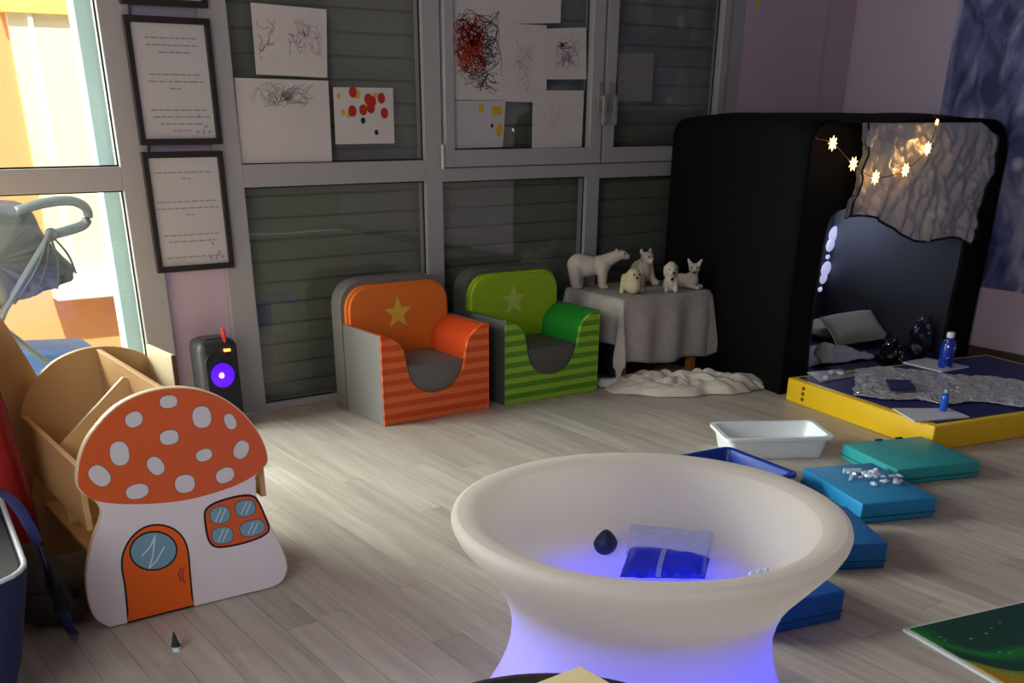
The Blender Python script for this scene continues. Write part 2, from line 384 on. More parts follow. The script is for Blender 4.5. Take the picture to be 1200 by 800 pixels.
# window_1: fixed bay, window_2 and window_3: the two casements, each with a fixed pane below
o1 = (2.2, YW, 0); W1 = sempty('window_1', o1)
bar(W1, o1, 1.693, 1.808, 0, TOP); bar(W1, o1, 2.675, 2.765, 0, TOP, y0=FY0+.001)
bar(W1, o1, 1.808, 2.675, .922, 1.008); bar(W1, o1, 1.808, 2.675, 0, .028, y0=FY0-.012); bar(W1, o1, 1.808, 2.675, TOP-.08, TOP)
pane(W1, o1, 1.808, 2.675, 1.008, TOP-.08); pane(W1, o1, 1.808, 2.675, .028, .922)
o2 = (3.2, YW, 0); W2 = sempty('window_2', o2)
bar(W2, o2, 3.607, 3.69, 0, .972); bar(W2, o2, 2.765, 3.607, .915, .972); bar(W2, o2, 2.765, 3.607, 0, .028, y0=FY0-.012)
pane(W2, o2, 2.765, 3.607, .028, .915)
def sash(parent, o, x0, x1, z0, z1, gx0, gx1, gz0):
    s = bpy.data.objects.new('casement', None); COL.objects.link(s); s.parent = parent; s.location = (0, 0, 0)
    y0 = FY0-.018
    for a in ((x0, gx0, z0, z1), (gx1, x1, z0, z1), (gx0, gx1, z0, gz0), (gx0, gx1, z1-.07, z1)): bar(s, o, *a, y0=y0, y1=YW+.03)
    return s
s2 = sash(W2, o2, 2.775, 3.675, .976, TOP, 2.823, 3.604, 1.047)
pane(W2, o2, 2.823, 3.604, 1.047, TOP-.07)
o3 = (4.1, YW, 0); W3 = sempty('window_3', o3)
bar(W3, o3, 3.69, 4.505, .905, .972); bar(W3, o3, 3.69, 4.505, 0, .028, y0=FY0-.012); bar(W3, o3, 4.505, 4.615, 0, TOP, y1=YW+.12)
pane(W3, o3, 3.69, 4.505, .028, .905)
s3 = sash(W3, o3, 3.69, 4.50, .976, TOP, 3.756, 4.45, 1.046)
pane(W3, o3, 3.756, 4.45, 1.046, TOP-.07)
for par, o, hx in ((s2, o2, 3.658), (s3, o3, 3.725)):
    bm = box(B(), hx-.016, hx+.016, FY0-.026, FY0-.018, 1.20, 1.33, .003)
    tube(bm, [(hx, FY0-.02, 1.265), (hx, FY0-.05, 1.265)], .009)
    obox(bm, (hx-.002, FY0-.056, 1.21), (.022, .016, .13), (0, 0, 0), .004)
    link('handle', bm, M('handle_grey', lin(140, 138, 134), .4), par, shift=o)
link('hinge', tube(B(), [(2.755, FY0-.02, .97), (2.755, FY0-.02, 1.07)], .008), M('pale_metal', lin(205, 205, 205), .3, metal=.4), s2, shift=o2)
# shutters let down behind the panes
SP = .088
for (x0, x1, lab) in ((1.72, 2.7195, 'closed grey roller shutter behind the pane with three drawings'), (2.7205, 3.6475, 'closed grey roller shutter behind the casement covered with children\'s papers'), (3.6485, 4.55, 'closed grey roller shutter behind the rightmost casement beside the tent')):
    t = thing('roller_shutter', lab, 'shutter', ((x0+x1)/2, YW+.085, 0), group='roller shutters behind the window wall')
    prof = [(0, 0), (.008, .006), (.011, SP*.5), (.008, SP-.006), (0, SP), (-.006, SP), (-.006, 0)]
    me = None
    for k in range(26):
        if me is None:
            ob_ = link('slat', prism(B(), [(-p[0], p[1]) for p in prof], -(x1-x0)/2, (x1-x0)/2, 'x'), SLAT, t); me = ob_.data
        else:
            ob_ = bpy.data.objects.new('slat', me); COL.objects.link(ob_); ob_.parent = t
        ob_.location = (0, 0, k*SP)
# left glazed door
od = (.4, YW, 0); D1 = sempty('door_1', od)
bar(D1, od, 1.318, 1.432, 0, TOP); bar(D1, od, -.55, 1.318, .928, 1.012); bar(D1, od, -.55, 1.318, 0, .06); bar(D1, od, -.55, 1.318, TOP-.08, TOP); bar(D1, od, -.65, -.55, 0, TOP); bar(D1, od, -1.3, -1.2, 0, TOP)
bar(D1, od, -1.2, -.65, 0, .06); bar(D1, od, -1.2, -.65, TOP-.08, TOP)
pane(D1, od, -.55, 1.318, 1.012, TOP-.08); pane(D1, od, -.55, 1.318, .06, .928); pane(D1, od, -1.2, -.65, .06, TOP-.08)
tr = struct(link('trim_1', box(B(), 1.262, 1.335, YW+.075, YW+.16, -.1, TOP, .004), M('pale_blue_trim', lin(198, 230, 230), .5)))

# ------------------------------------------------------------------ outside
struct(link('ground_outside', box(B(), -6, 8, YW+.1, 12, -.3, -.12), M('paving', lin(190, 176, 160), .8, .1, 5)))
EY = 6.2
ew = thing('courtyard_building', 'sunlit orange rendered building with a cream window outside the glazed door', 'building', (1.4, EY, -.12))
link('wall', box(B(), -4, 6, EY, EY+.3, -.12, 3.2), M('orange_render', lin(240, 172, 112), .85, .05, 3, bump=.1), ew, shift=(1.4, EY, -.12))
CRM = M('cream_panel', lin(246, 240, 200), .5, .04, 3); WHT = M('white_sill', lin(245, 245, 240), .5)
wn = link('window_panel', box(B(), 1.385, 3.0, EY-.03, EY, .36, 1.60), CRM, ew, shift=(1.4, EY, -.12))
link('sill', box(B(), 1.36, 3.05, EY-.12, EY, .29, .36, .006), WHT, wn, shift=(1.4, EY, -.12))
link('lintel', box(B(), 1.36, 3.05, EY-.06, EY, 1.60, 1.72, .004), M('yellow_lintel', lin(244, 214, 120), .6), wn, shift=(1.4, EY, -.12))
for x in (1.475, 1.95): link('mullion', box(B(), x, x+.022, EY-.05, EY-.03, .36, 1.60), WHT, wn, shift=(1.4, EY, -.12))
# stroller outside
sx, sy = 1.0, 5.0
st = thing('stroller', 'grey folding stroller with a ribbed hood parked outside the glazed door', 'stroller', (sx, sy, -.12))
SG = M('stroller_grey', lin(96, 100, 103), .75, .1, 14, bump=.1); SF = M('stroller_frame', lin(112, 120, 124), .4, metal=.2)
HO = [(.80, .88), (.962, .868), (1.05, .85), (1.085, .76), (1.13, .68), (1.185, .61), (1.165, .557), (1.03, .515), (.885, .475), (.70, .42), (.58, .52), (.60, .74)]
HO = spline([(a, b, 0) for a, b in HO], 6, True); hc = Vector((.86, .66))
def hood(u, v):
    k = u*len(HO); p = HO[int(k) % len(HO)]; j = 2*v-1; sc = max(0, 1-abs(j)**3)**.5*.45+.55 if abs(j) < 1 else .0
    x, z = hc.x+(p.x-hc.x)*sc, hc.y+(p.y-hc.y)*sc
    a = math.atan2(z-.80, x-1.10); rd = math.hypot(z-.80, x-1.10)
    return (x, sy+.21*j-(.016*math.sin(a*22)+.012*math.sin(a*47+1))*min(1, rd*5)*(1 if j < 0 else -1), z)
bm = grid(B(), 72, 36, hood)
bmesh.ops.remove_doubles(bm, verts=bm.verts[:], dist=.0004)
mods(link('hood', bm, SG, st, smooth=True, shift=(sx, sy, -.12)), solid=.006)
link('handlebar', tube(B(), spline([(.98, sy-.2, .845), (1.08, sy-.21, .87), (1.19, sy-.21, .875), (1.25, sy-.2, .84), (1.235, sy-.19, .785), (1.15, sy-.19, .76), (1.09, sy-.19, .75)], 6), .019, 10), SF, st, smooth=True, shift=(sx, sy, -.12))
link('hood_joint', ell(B(), (1.09, sy-.22, .755), (.026, .016, .026)), M('joint_grey', lin(90, 96, 100), .4), st, smooth=True, shift=(sx, sy, -.12))
link('frame_tube', tube(B(), [(1.09, sy-.21, .755), (.86, sy-.21, .48), (.6, sy-.21, .05)], .014), SF, st, shift=(sx, sy, -.12))
link('frame_tube', tube(B(), [(1.09, sy+.21, .755), (.86, sy+.21, .48), (.6, sy+.21, .05)], .014), SF, st, shift=(sx, sy, -.12))
link('frame_tube', tube(B(), [(.80, sy-.21, .45), (1.2, sy-.21, .02)], .014), SF, st, shift=(sx, sy, -.12))
link('frame_tube', tube(B(), [(.80, sy+.21, .45), (1.2, sy+.21, .02)], .014), SF, st, shift=(sx, sy, -.12))
for (a, b) in ((.90, .50), (.985, .525), (1.075, .545), (1.16, .60)):
    link('hood_rib', tube(B(), spline([(1.08, sy-.232, .76), ((1.08+a)/2+.015, sy-.236, (.76+b)/2), (a, sy-.215, b)], 5), .005, 6), M('rib_grey', lin(70, 74, 78), .6), st, shift=(sx, sy, -.12))
link('seat_pad', obox(B(), (1.06, sy, .235), (.34, .36, .09), (0, .06, 0), .02), M('blue_pad', lin(96, 138, 205), .7, .15, 10), st, smooth='auto', shift=(sx, sy, -.12))
for x in (.6, 1.2):
    for s in (-.21, .21):
        bm = lathe(B(), [(.05, -.015), (.075, -.018), (.08, 0), (.075, .018), (.05, .015)], 20, closed=True)
        link('wheel', bm, M('rubber', lin(40, 40, 42), .8), st, loc=(x-sx, s, .08), rot=(PI/2, 0, 0))

# ------------------------------------------------------------------ picture frames with printed sheets
def rows_text(bm, rng, x0, x1, zrows, y, h=.0045):
    for (z, a, b) in zrows:
        x = x0+(x1-x0)*a; xe = x0+(x1-x0)*b
        while x < xe-.006:
            wd = rng.uniform(.012, .034); e = min(x+wd, xe)
            k = (z-.5*h, z+.5*h)
            f = [bm.verts.new(p) for p in ((x, y, k[0]), (e, y, k[0]), (e, y, k[1]), (x, y, k[1]))]; bm.faces.new(f)
            x = e+.005
def picture(x0, x1, z0, z1, label, rows, tilt=0):
    t = thing('picture_frame', label, 'picture frame', ((x0+x1)/2, YW-.025, z0), group='framed text sheets')
    o = ((x0+x1)/2, YW-.025, z0); bw = .022
    for a in ((x0, x1, z0, z0+bw), (x0, x1, z1-bw, z1), (x0, x0+bw, z0+bw, z1-bw), (x1-bw, x1, z0+bw, z1-bw)):
        link('frame_side', box(B(), a[0], a[1], YW-.045, YW-.025, a[2], a[3], .002), DARKFRAME, t, shift=o)
    sh = link('sheet', box(B(), x0+bw, x1-bw, YW-.032, YW-.027, z0+bw, z1-bw), PAPER2, t, shift=o)
    bm = B(); rng = random.Random(int(z0*100)); hgt = z1-z0
    rows_text(bm, rng, x0, x1, [(z0+hgt*(1-v), a, b) for v, a, b in rows], YW-.0325)
    if rows: link('printed_lines', bm, M('grey_ink', lin(138, 134, 142), .8), sh, shift=o)['kind'] = 'stuff'
    bm = B()
    for k in range(5):   # pale leaf motif in the lower right corner
        cx, cz = x1-.045-.012*k, z0+.045+.018*k*(k % 2)
        prism(bm, ngon(cx, cz, .009, .005, .7*k, 8), YW-.0326, YW-.0322)
    link('leaf_motif', bm, M('leaf_print', lin(150, 146, 158), .8), sh, shift=o)
picture(1.400, 1.727, 1.085, 1.515, 'black framed text sheet, middle of the three beside the glazed door', [(.16, .22, .84), (.215, .23, .84), (.27, .36, .74), (.44, .22, .84), (.495, .2, .86), (.55, .44, .58), (.72, .18, .86), (.775, .2, .88), (.83, .28, .8), (.885, .42, .64)])
picture(1.398, 1.722, .620, 1.062, 'black framed text sheet, lowest of the three, above the speaker', [(.17, .12, .86), (.22, .46, .56), (.41, .12, .86), (.465, .1, .88), (.52, .46, .56), (.69, .14, .86), (.745, .2, .8), (.88, .14, .88)])
picture(1.398, 1.728, 1.548, 1.98, 'black framed sheet cut off by the top edge of the picture', [(.2, .2, .8), (.3, .2, .8)])

# ------------------------------------------------------------------ children's drawings stuck on the panes
def sheet(name, label, quad, marks, mat=PAPER, y=YW-.002, grp="children's drawings on the window panes", depth=.0012):
    cx = sum(p[0] for p in quad)/4; cz = min(p[1] for p in quad); o = (cx, y, cz)
    t = thing(name, label, 'drawing', o, group=grp)
    link('sheet', prism(B(), quad, y-depth, y), mat, t, shift=o)
    for nm, bm, mt in marks(y-depth-.0004):
        if isinstance(bm, list):
            for b_ in bm: link(nm, b_, mt, t, shift=o)
        else: link(nm, bm, mt, t, shift=o)
    return t
def scrib(seed, cx, cz, rx, rz, n, turns=1.0, w=.0022, wig=.5):
    rng = random.Random(seed)
    def f(y):
        bm = B()
        for k in range(n):
            p = [(cx+rng.uniform(-rx, rx), cz+rng.uniform(-rz, rz))]
            a = rng.uniform(0, 6.28)
            for q in range(6):
                a += rng.uniform(-1.2, 1.2)*wig*2
                s = min(rx, rz)*turns*.45
                nx = p[-1][0]+math.cos(a)*s; nzv = p[-1][1]+math.sin(a)*s
                q_ = max(abs(nx-cx)/rx, abs(nzv-cz)/rz)
                if q_ > 1: a = math.atan2(cz-nzv, cx-nx)+rng.uniform(-.7, .7); nx = p[-1][0]+math.cos(a)*s; nzv = p[-1][1]+math.sin(a)*s
                p.append((nx, nzv))
            stroke(bm, [(v.x, v.y) for v in spline([(a_, b_, 0) for a_, b_ in p], 4)], y, w)
        return bm
    return f
PINK = M('mauve_pencil', lin(166, 136, 158), .8); GREYP = M('grey_pencil', lin(150, 148, 148), .8); FAINT = M('faint_pencil', lin(178, 172, 172), .8); PALEPINK = M('pale_pink_pencil', lin(188, 160, 172), .8)
REDC = M('red_crayon', lin(150, 34, 34), .8); DKC = M('dark_crayon', lin(62, 50, 58), .8); ORC = M('orange_crayon', lin(196, 80, 40), .8)
REDD = M('red_dot', lin(176, 40, 30), .7); YELD = M('yellow_dot', lin(206, 170, 40), .7); BLKD = M('black_dot', lin(34, 34, 48), .7)
sheet('drawing', 'sheet with mauve pencil scribbles, upper left on the window', [(1.912, 1.333), (2.223, 1.326), (2.239, 1.569), (1.915, 1.578)],
      lambda y: [('scribble', scrib(1, 1.97, 1.46, .04, .09, 7)(y), PINK), ('scribble', scrib(2, 2.15, 1.46, .06, .07, 11, 1.2)(y-.0001), PALEPINK), ('scribble', scrib(3, 2.09, 1.44, .03, .05, 5)(y-.0002), DKC if 0 else PINK)])
sheet('drawing', 'large white sheet with faint grey pencil lines, lower left on the window', [(1.812, 1.012), (2.221, 1.011), (2.226, 1.315), (1.818, 1.320)],
      lambda y: [('scribble', scrib(4, 2.02, 1.26, .15, .045, 16, 2.2, .0022, .3)(y), GREYP), ('scribble', scrib(5, 2.1, 1.15, .03, .1, 2, 1.5, .0015, .2)(y-.0001), FAINT)])
def dots(l, y):
    return [prism(B(), ngon(x, z, r, r*1.12, 0, 14), y-.0004-.00005*i, y) for i, (x, z, r) in enumerate(l)]
def dotpix(l): return [(ony(260+a*.25, b*.25, YW).x, ony(260+a*.25, b*.25, YW).z, r*.25*.0044) for a, b, r in l]
sheet('drawing', 'sheet with red, yellow and black paint dots on the window', [(2.243, 1.077), (2.529, 1.077), (2.532, 1.292), (2.247, 1.292)],
      lambda y: [('yellow_dot', dots(dotpix([(545, 450, 9), (567, 527, 10), (592, 540, 9), (630, 440, 16), (676, 500, 13), (716, 447, 9)]), y), YELD),
                 ('red_dot', dots(dotpix([(612, 432, 17), (745, 460, 17), (685, 465, 18), (703, 475, 17), (696, 505, 18), (610, 520, 18), (660, 515, 17), (760, 530, 17)]), y-.0005), REDD),
                 ('black_dot', dots(dotpix([(660, 565, 10), (723, 620, 9)]), y), BLKD)])
yy = YW-.001
sheet('drawing', 'tall sheet covered in dense red and black crayon scribble', [(2.828, 1.250), (3.123, 1.250), (3.13, 1.70), (2.83, 1.70)],
      lambda y: [('scribble', scrib(6, 2.97, 1.47, .13, .14, 26, 1.6, .0024, .8)(y), DKC), ('scribble', scrib(7, 2.93, 1.46, .085, .12, 34, 1.5, .003, .9)(y-.0001), REDC), ('scribble', scrib(8, 2.92, 1.43, .08, .06, 9, 1.4, .0035, .8)(y-.0002), ORC), ('scribble', scrib(16, 2.98, 1.32, .12, .04, 9, 2.2, .002, .3)(y-.0002), DKC)], y=yy-.002)
sheet('drawing', 'plain white sheet at the top of the middle window', [(3.126, 1.553), (3.429, 1.568), (3.43, 1.80), (3.126, 1.80)], lambda y: [], y=yy-.0036)
sheet('drawing', 'pale sheet with faint pencil loops in the middle of the window', [(3.123, 1.245), (3.36, 1.240), (3.352, 1.555), (3.126, 1.555)],
      lambda y: [('scribble', scrib(9, 3.22, 1.40, .06, .12, 10, 1.4, .0022, .7)(y), FAINT)], y=yy-.0004)
sheet('drawing', 'small sheet with a mauve and red pencil scribble beside the casement edge', [(3.347, 1.337), (3.592, 1.341), (3.581, 1.556), (3.338, 1.541)],
      lambda y: [('scribble', scrib(10, 3.47, 1.45, .08, .07, 12, 1.4, .0026, .7)(y), PALEPINK), ('scribble', scrib(11, 3.44, 1.48, .05, .012, 4, 2.5, .003, .3)(y-.0001), REDC), ('scribble', scrib(12, 3.5, 1.42, .03, .04, 3, 1.5, .003, .3)(y-.0001), PINK)], y=yy-.0056)
sheet('drawing', 'bluish white sheet with yellow dots at the window bottom', [(2.828, 1.052), (3.105, 1.055), (3.122, 1.249), (2.828, 1.246)],
      lambda y: [('yellow_dot', dots([(2.985, 1.215, .016), (3.06, 1.206, .018), (3.085, 1.206, .017), (3.087, 1.135, .017), (3.082, 1.115, .016)], y), YELD), ('black_dot', dots([(3.045, 1.145, .008)], y), BLKD)], PAPER2, y=yy-.0052)
sheet('drawing', 'blank pale sheet in the lower right corner of the middle window', [(3.274, 1.047), (3.575, 1.049), (3.579, 1.294), (3.274, 1.291)],
      lambda y: [('scribble', scrib(14, 3.42, 1.17, .1, .08, 5, 1.6, .0016, .4)(y), FAINT)], y=yy-.0072)
sheet('drawing', 'grey looking sheet stuck on the rightmost casement', [(3.797, 1.248), (4.022, 1.249), (4.020, 1.464), (3.783, 1.457)], lambda y: [], M('dull_paper', lin(128, 126, 124), .8, .04, 9))

# ------------------------------------------------------------------ winter poster on the right wall, yellow cut-out
tag(link('poster', box(B(), XR-.004, XR-.001, 1.6, 3.845, .375, 2.3), poster_mat()), 'large dark blue winter forest poster on the right wall', 'poster')
star5 = lambda cx, cz, r, k=.42, n=5, rot=0: [(cx+(r if i % 2 == 0 else r*k)*math.cos(PI/2+rot+i*PI/n), cz+(r if i % 2 == 0 else r*k)*math.sin(PI/2+rot+i*PI/n)) for i in range(2*n)]
tag(link('paper_star', prism(B(), star5(4.70, 1.745, .07, rot=.6), YW-.022, YW-.0165), M('yellow_card', lin(212, 200, 30), .6)), 'small yellow paper star on the wall beside the window frame', 'decoration')

# ------------------------------------------------------------------ mushroom book box
MY = 2.65
mo = (.81, 2.95, 0)
mb = thing('book_box', 'plywood book box with an orange mushroom house front panel', 'book box', mo)
def zp(l, ox, oy, s, Y=MY): return [(lambda p: (p.x, p.z))(ony(ox+a*s, oy+b*s, Y)) for a, b in l]
capo = zp([(302, 700), (300, 640), (318, 560), (355, 490), (430, 405), (500, 358), (580, 327), (650, 314), (720, 312), (800, 325), (880, 358), (950, 412), (1005, 480), (1035, 540), (1046, 585), (1040, 615), (1000, 655)], 0, 360, .3)
stem_r = zp([(1000, 20), (1005, 80), (1050, 170), (1100, 270), (1120, 330), (1118, 370), (1098, 405), (1060, 425)], 0, 560, .3)
stem_l = zp([(430, 577), (375, 550), (348, 490), (338, 420), (340, 350), (360, 250), (395, 150), (380, 100), (330, 65)], 0, 560, .3)
stem_r[-1] = (stem_r[-1][0], .004); stem_l[0] = (stem_l[0][0], .004)
bot = [(stem_r[-1][0]+(stem_l[0][0]-stem_r[-1][0])*t, .004) for t in (.04, .2, .5, .8, .96)]
outline = capo + stem_r + bot + stem_l
outline = [(x, max(z, .004)) for x, z in outline]
sm = [(v.x, v.y) for v in spline([(x, z, 0) for x, z in outline], 3, True)]
sm = [(x, max(z, .003)) for x, z in sm]
link('front_panel', prism(B(), sm, MY, MY+.018), [PLYEDGE], mb, shift=mo)
def inset(poly, d):
    n = len(poly); o = []; A = sum(poly[i][0]*poly[(i+1) % n][1]-poly[(i+1) % n][0]*poly[i][1] for i in range(n)); sg = 1 if A > 0 else -1
    for i in range(n):
        a, b = Vector(poly[i-1]), Vector(poly[(i+1) % n]); t = (b-a).normalized(); o.append((poly[i][0]-sg*t.y*d, poly[i][1]+sg*t.x*d))
    return o
face = inset(sm, .003)
link('stem_face', prism(B(), face, MY-.0008, MY), WHITEPAINT, mb, shift=mo)
cap_low = zp([(930, 695), (830, 730), (720, 757), (600, 770), (480, 772), (385, 762), (340, 742)], 0, 360, .3)
capf = inset([(v.x, v.y) for v in spline([(x, z, 0) for x, z in capo+cap_low], 3, True)], .003)
cf = link('cap_face', prism(B(), capf, MY-.0016, MY-.0008), ORANGE, mb, shift=mo)
for (a, b, rx, rz, rt) in ((657, 368, 38, 25, 0), (522, 437, 37, 29, .35), (787, 428, 42, 44, 0), (898, 445, 25, 34, .35), (660, 507, 41, 29, 0), (466, 570, 40, 48, 0), (796, 576, 37, 25, .15), (941, 555, 34, 39, -.6), (607, 618, 33, 40, .5), (388, 657, 38, 46, .6), (878, 655, 44, 31, .25), (721, 688, 45, 38, 0), (535, 718, 49, 30, .05)):
    c = ony(a*.3, 360+b*.3, MY); k = .3*.00246
    sp_ = link('spot_outline', prism(B(), ngon(c.x, c.z, (rx+3)*k*.79, (rz+3)*k*.86, rt, 24, .85), MY-.0022, MY-.0016), BROWNLINE, cf, shift=mo)
    link('spot', prism(B(), ngon(c.x, c.z, rx*k*.79, rz*k*.86, rt, 24, .85), MY-.0028, MY-.0022), SPOT, cf, shift=mo)
dp = zp([(498, 566), (485, 430), (472, 350), (478, 290), (510, 230), (560, 190), (620, 178), (680, 195), (720, 235), (738, 290), (745, 370), (757, 500)], 0, 560, .3)
dp = [(v.x, v.y) for v in spline([(x, z, 0) for x, z in dp], 3)]
dd = link('painted_door', prism(B(), dp, MY-.0016, MY-.0008), BLACKLINE, mb, shift=mo)
link('door_leaf', prism(B(), inset(dp, .005), MY-.0022, MY-.0016), DOORORANGE, dd, shift=mo)
dw = ngon(598, 283, 95, 78, -.12, 28); link('pane_outline', prism(B(), zp(dw, 0, 560, .3), MY-.0028, MY-.0022), BLACKLINE, dd, shift=mo)
dw = ngon(598, 283, 88, 71, -.12, 28); link('pane', prism(B(), zp(dw, 0, 560, .3), MY-.0034, MY-.0028), PANEBLUE, dd, shift=mo)
bm = B()
for l in ([(605, 222), (585, 268), (552, 303)], [(603, 232), (596, 300), (580, 352)], [(580, 352), (610, 320), (640, 266)]): stroke(bm, zp(l, 0, 560, .3), MY-.0036, .003)
link('glare_mark', bm, M('white_line', lin(226, 234, 236), .5), dd, shift=mo)
hd = zp([(722, 345), (702, 352), (695, 376), (705, 403), (728, 408), (716, 392), (713, 372)], 0, 560, .3); link('handle_outline', prism(B(), hd, MY-.0028, MY-.0022), M('dark_red_line', lin(122, 22, 16), .5), dd, shift=mo)
link('handle', prism(B(), inset(hd, .0028), MY-.0034, MY-.0028), M('handle_orange', lin(222, 86, 52), .5), dd, shift=mo)
wp = zp([(795, 140), (808, 112), (850, 88), (930, 66), (985, 65), (1012, 90), (1035, 140), (1053, 190), (1040, 220), (980, 248), (900, 268), (840, 271), (812, 245), (800, 195)], 0, 560, .3)
pw = link('painted_window', prism(B(), [(v.x, v.y) for v in spline([(x, z, 0) for x, z in wp], 3, True)], MY-.0016, MY-.0008), BLACKLINE, mb, shift=mo)
link('window_frame', prism(B(), inset([(v.x, v.y) for v in spline([(x, z, 0) for x, z in wp], 3, True)], .006), MY-.0022, MY-.0016), ORANGE, pw, shift=mo)
for (a, b, rx, rz, rt) in ((858, 143, 42, 36, -.2), (957, 117, 42, 35, -.2), (868, 222, 44, 35, -.12), (985, 194, 52, 33, -.25)):
    link('pane_outline', prism(B(), zp(ngon(a, b, rx, rz, rt, 24, .75), 0, 560, .3), MY-.0028, MY-.0022), BROWNLINE, pw, shift=mo)
    link('pane', prism(B(), zp(ngon(a, b, rx-4, rz-4, rt, 24, .75), 0, 560, .3), MY-.0034, MY-.0028), PANEBLUE, pw, shift=mo)
    bm = B()
    for q in (-8, 10): stroke(bm, zp([(a+q+12, b-rz*.7), (a+q-10, b+rz*.7)], 0, 560, .3), MY-.0036, .0022)
    link('glare_mark', bm, MATS['white_line'], pw, shift=mo)
MB_ = 3.235
link('back_panel', prism(B(), sm, MB_, MB_+.018), PLY, mb, shift=mo)
bk = inset(sm, .0015)
for s, nm in ((.565, 'side_rail'), (1.035, 'side_rail')):
    link(nm, box(B(), s, s+.016, MY+.018, MB_, .27, .44, .002), PLY, mb, shift=mo)
link('centre_divider', box(B(), .802, .817, MY+.018, MB_, .16, .60, .002), PLY, mb, shift=mo)
link('cross_divider', prism(B(), [(.581, .2), (.802, .2), (.802, .572), (.79, .575), (.581, .405)], 2.95, 2.962), PLY, mb, shift=mo)
link('cross_divider', prism(B(), [(1.035, .2), (.817, .2), (.817, .572), (.83, .575), (1.035, .405)], 2.95, 2.962), PLY, mb, shift=mo)
link('bottom_shelf', box(B(), .581, 1.035, MY+.018, MB_, .16, .175, .002), PLY, mb, shift=mo)
# thin pale board book standing in the box
o = (.955, 3.13, .18)
bb = thing('board_book', 'pale wooden board standing upright in the right side of the book box', 'book', o)
link('cover', obox(B(), (.955, 3.13, .39), (.012, .19, .42), (0, 0, .06), .002), M('pale_board', lin(214, 196, 158), .6, .08, 8), bb, shift=o)
link('spine', obox(B(), (.9608, 3.033, .39), (.013, .008, .42), (0, 0, .06), .001), M('brown_spine', lin(92, 66, 48), .6), bb, shift=o)

# second plywood box at the left edge
o = (.2, 3.5, 0)
b2 = thing('book_box', 'plywood bin with a curved end panel at the left edge behind the red cushion', 'book box', o)
arc = [(-.25, .02), (.66, .02), (.675, .25), (.66, .44), (.636, .545), (.605, .63), (.577, .70), (.52, .79), (.42, .87), (.2, .92), (-.02, .87), (-.15, .76), (-.23, .60)]
arc = [(v.x, max(v.y, .003)) for v in spline([(a, b, 0) for a, b in arc], 3, True)]
for y in (3.29, 3.72): link('end_panel', prism(B(), arc, y, y+.018), PLY, b2, shift=o)
for x in (-.16, .55): link('side_rail', box(B(), x, x+.016, 3.308, 3.72, .28, .46, .002), PLY, b2, shift=o)
link('bottom_shelf', box(B(), -.144, .55, 3.308, 3.72, .16, .175), PLY, b2, shift=o)

# red cushion, olive bag, navy bin, strap
bm = B(); box(bm, 0, .475, 2.93, 3.2, 0.0, .74, .07, 4)
bmesh.ops.subdivide_edges(bm, edges=bm.edges[:], cuts=2, use_grid_fill=True)
for v in bm.verts:
    v.co.x += .03*(1-v.co.z/.74) + .012*nz(v.co.x*5, v.co.y*5, v.co.z*5); v.co.y += .012*nz(v.co.x*6+3, 1, v.co.z*3)
o = (.25, 3.06, 0)
rc = thing('floor_cushion', 'red fabric floor cushion standing upright at the left edge', 'cushion', o)
RED = M('red_fabric', lin(168, 34, 34), .8, .12, 8, bump=.06)
link('cover', bm, RED, rc, smooth=True, shift=o)
link('seam', tube(B(), spline([(.03, 2.935, .68), (.25, 2.925, .70), (.44, 2.935, .68), (.488, 2.945, .4), (.498, 2.945, .08)], 5), .006), M('dark_red', lin(120, 22, 24), .8), rc, shift=o)
o = (.44, 2.765, 0)
bg_ = thing('bag', 'dark olive soft bag slumped on the floor beside the mushroom box', 'bag', o)
OLV = M('olive_fabric', lin(66, 62, 50), .85, .2, 14, bump=.15, bscale=40)
bm = B(); ell(bm, (.455, 2.775, .09), (.105, .085, .09), u=24, v=16); ell(bm, (.435, 2.795, .15), (.075, .065, .07), u=20, v=14); ell(bm, (.485, 2.75, .055), (.075, .06, .05), u=20, v=14)
for v in bm.verts: v.co += v.co.normalized()*.012*nz(v.co.x*18, v.co.y*18, v.co.z*18); v.co.z = max(v.co.z, .002)
mods(link('body', bm, OLV, bg_, shift=o), voxel=.008, smooth=4)
link('flap_seam', tube(B(), spline([(.35, 2.705, .15), (.43, 2.682, .125), (.50, 2.70, .12), (.535, 2.74, .085)], 5), .006), M('dark_olive', lin(44, 42, 36), .85), bg_, shift=o)
link('buckle', obox(B(), (.515, 2.705, .10), (.02, .012, .03), (0, 0, .4), .003), M('black_plastic', lin(18, 18, 20), .4), bg_, shift=o)
o = (.15, 2.33, 0)
nb = thing('storage_bin', 'navy fabric bin with a white piped rim at the lower left corner', 'bin', o)
def rr_ring(sx, sy, r, n=6):
    out = []
    for (cx, cy), a0 in (((sx-r, sy-r), 0), ((-sx+r, sy-r), 90), ((-sx+r, -sy+r), 180), ((sx-r, -sy+r), 270)):
        for k in range(n+1):
            a = math.radians(a0+90*k/n); out.append((cx+r*math.cos(a), cy+r*math.sin(a)))
    return out
def shell(levels, cx, cy):
    bm = B(); R = []
    for (sx, sy, r, z) in levels: R.append([bm.verts.new((cx+p[0], cy+p[1], z)) for p in rr_ring(sx, sy, r)])
    for a, b in zip(R, R[1:]):
        for k in range(len(a)): bm.faces.new((a[k], a[(k+1) % len(a)], b[(k+1) % len(a)], b[k]))
    bm.faces.new(R[0]); bm.faces.new(R[-1]); bmesh.ops.recalc_face_normals(bm, faces=bm.faces[:]); return bm
nbR = math.radians(-6); nb.rotation_euler = (0, 0, nbR); nb.location = (.126, 2.526, 0)
link('outer_wall', shell([(.15, .22, .06, 0.001), (.20, .27, .08, .15), (.25, .33, .11, .37), (.235, .315, .10, .37), (.19, .26, .08, .16), (.145, .215, .06, .02)], 0, 0), NAVY, nb, smooth='auto')
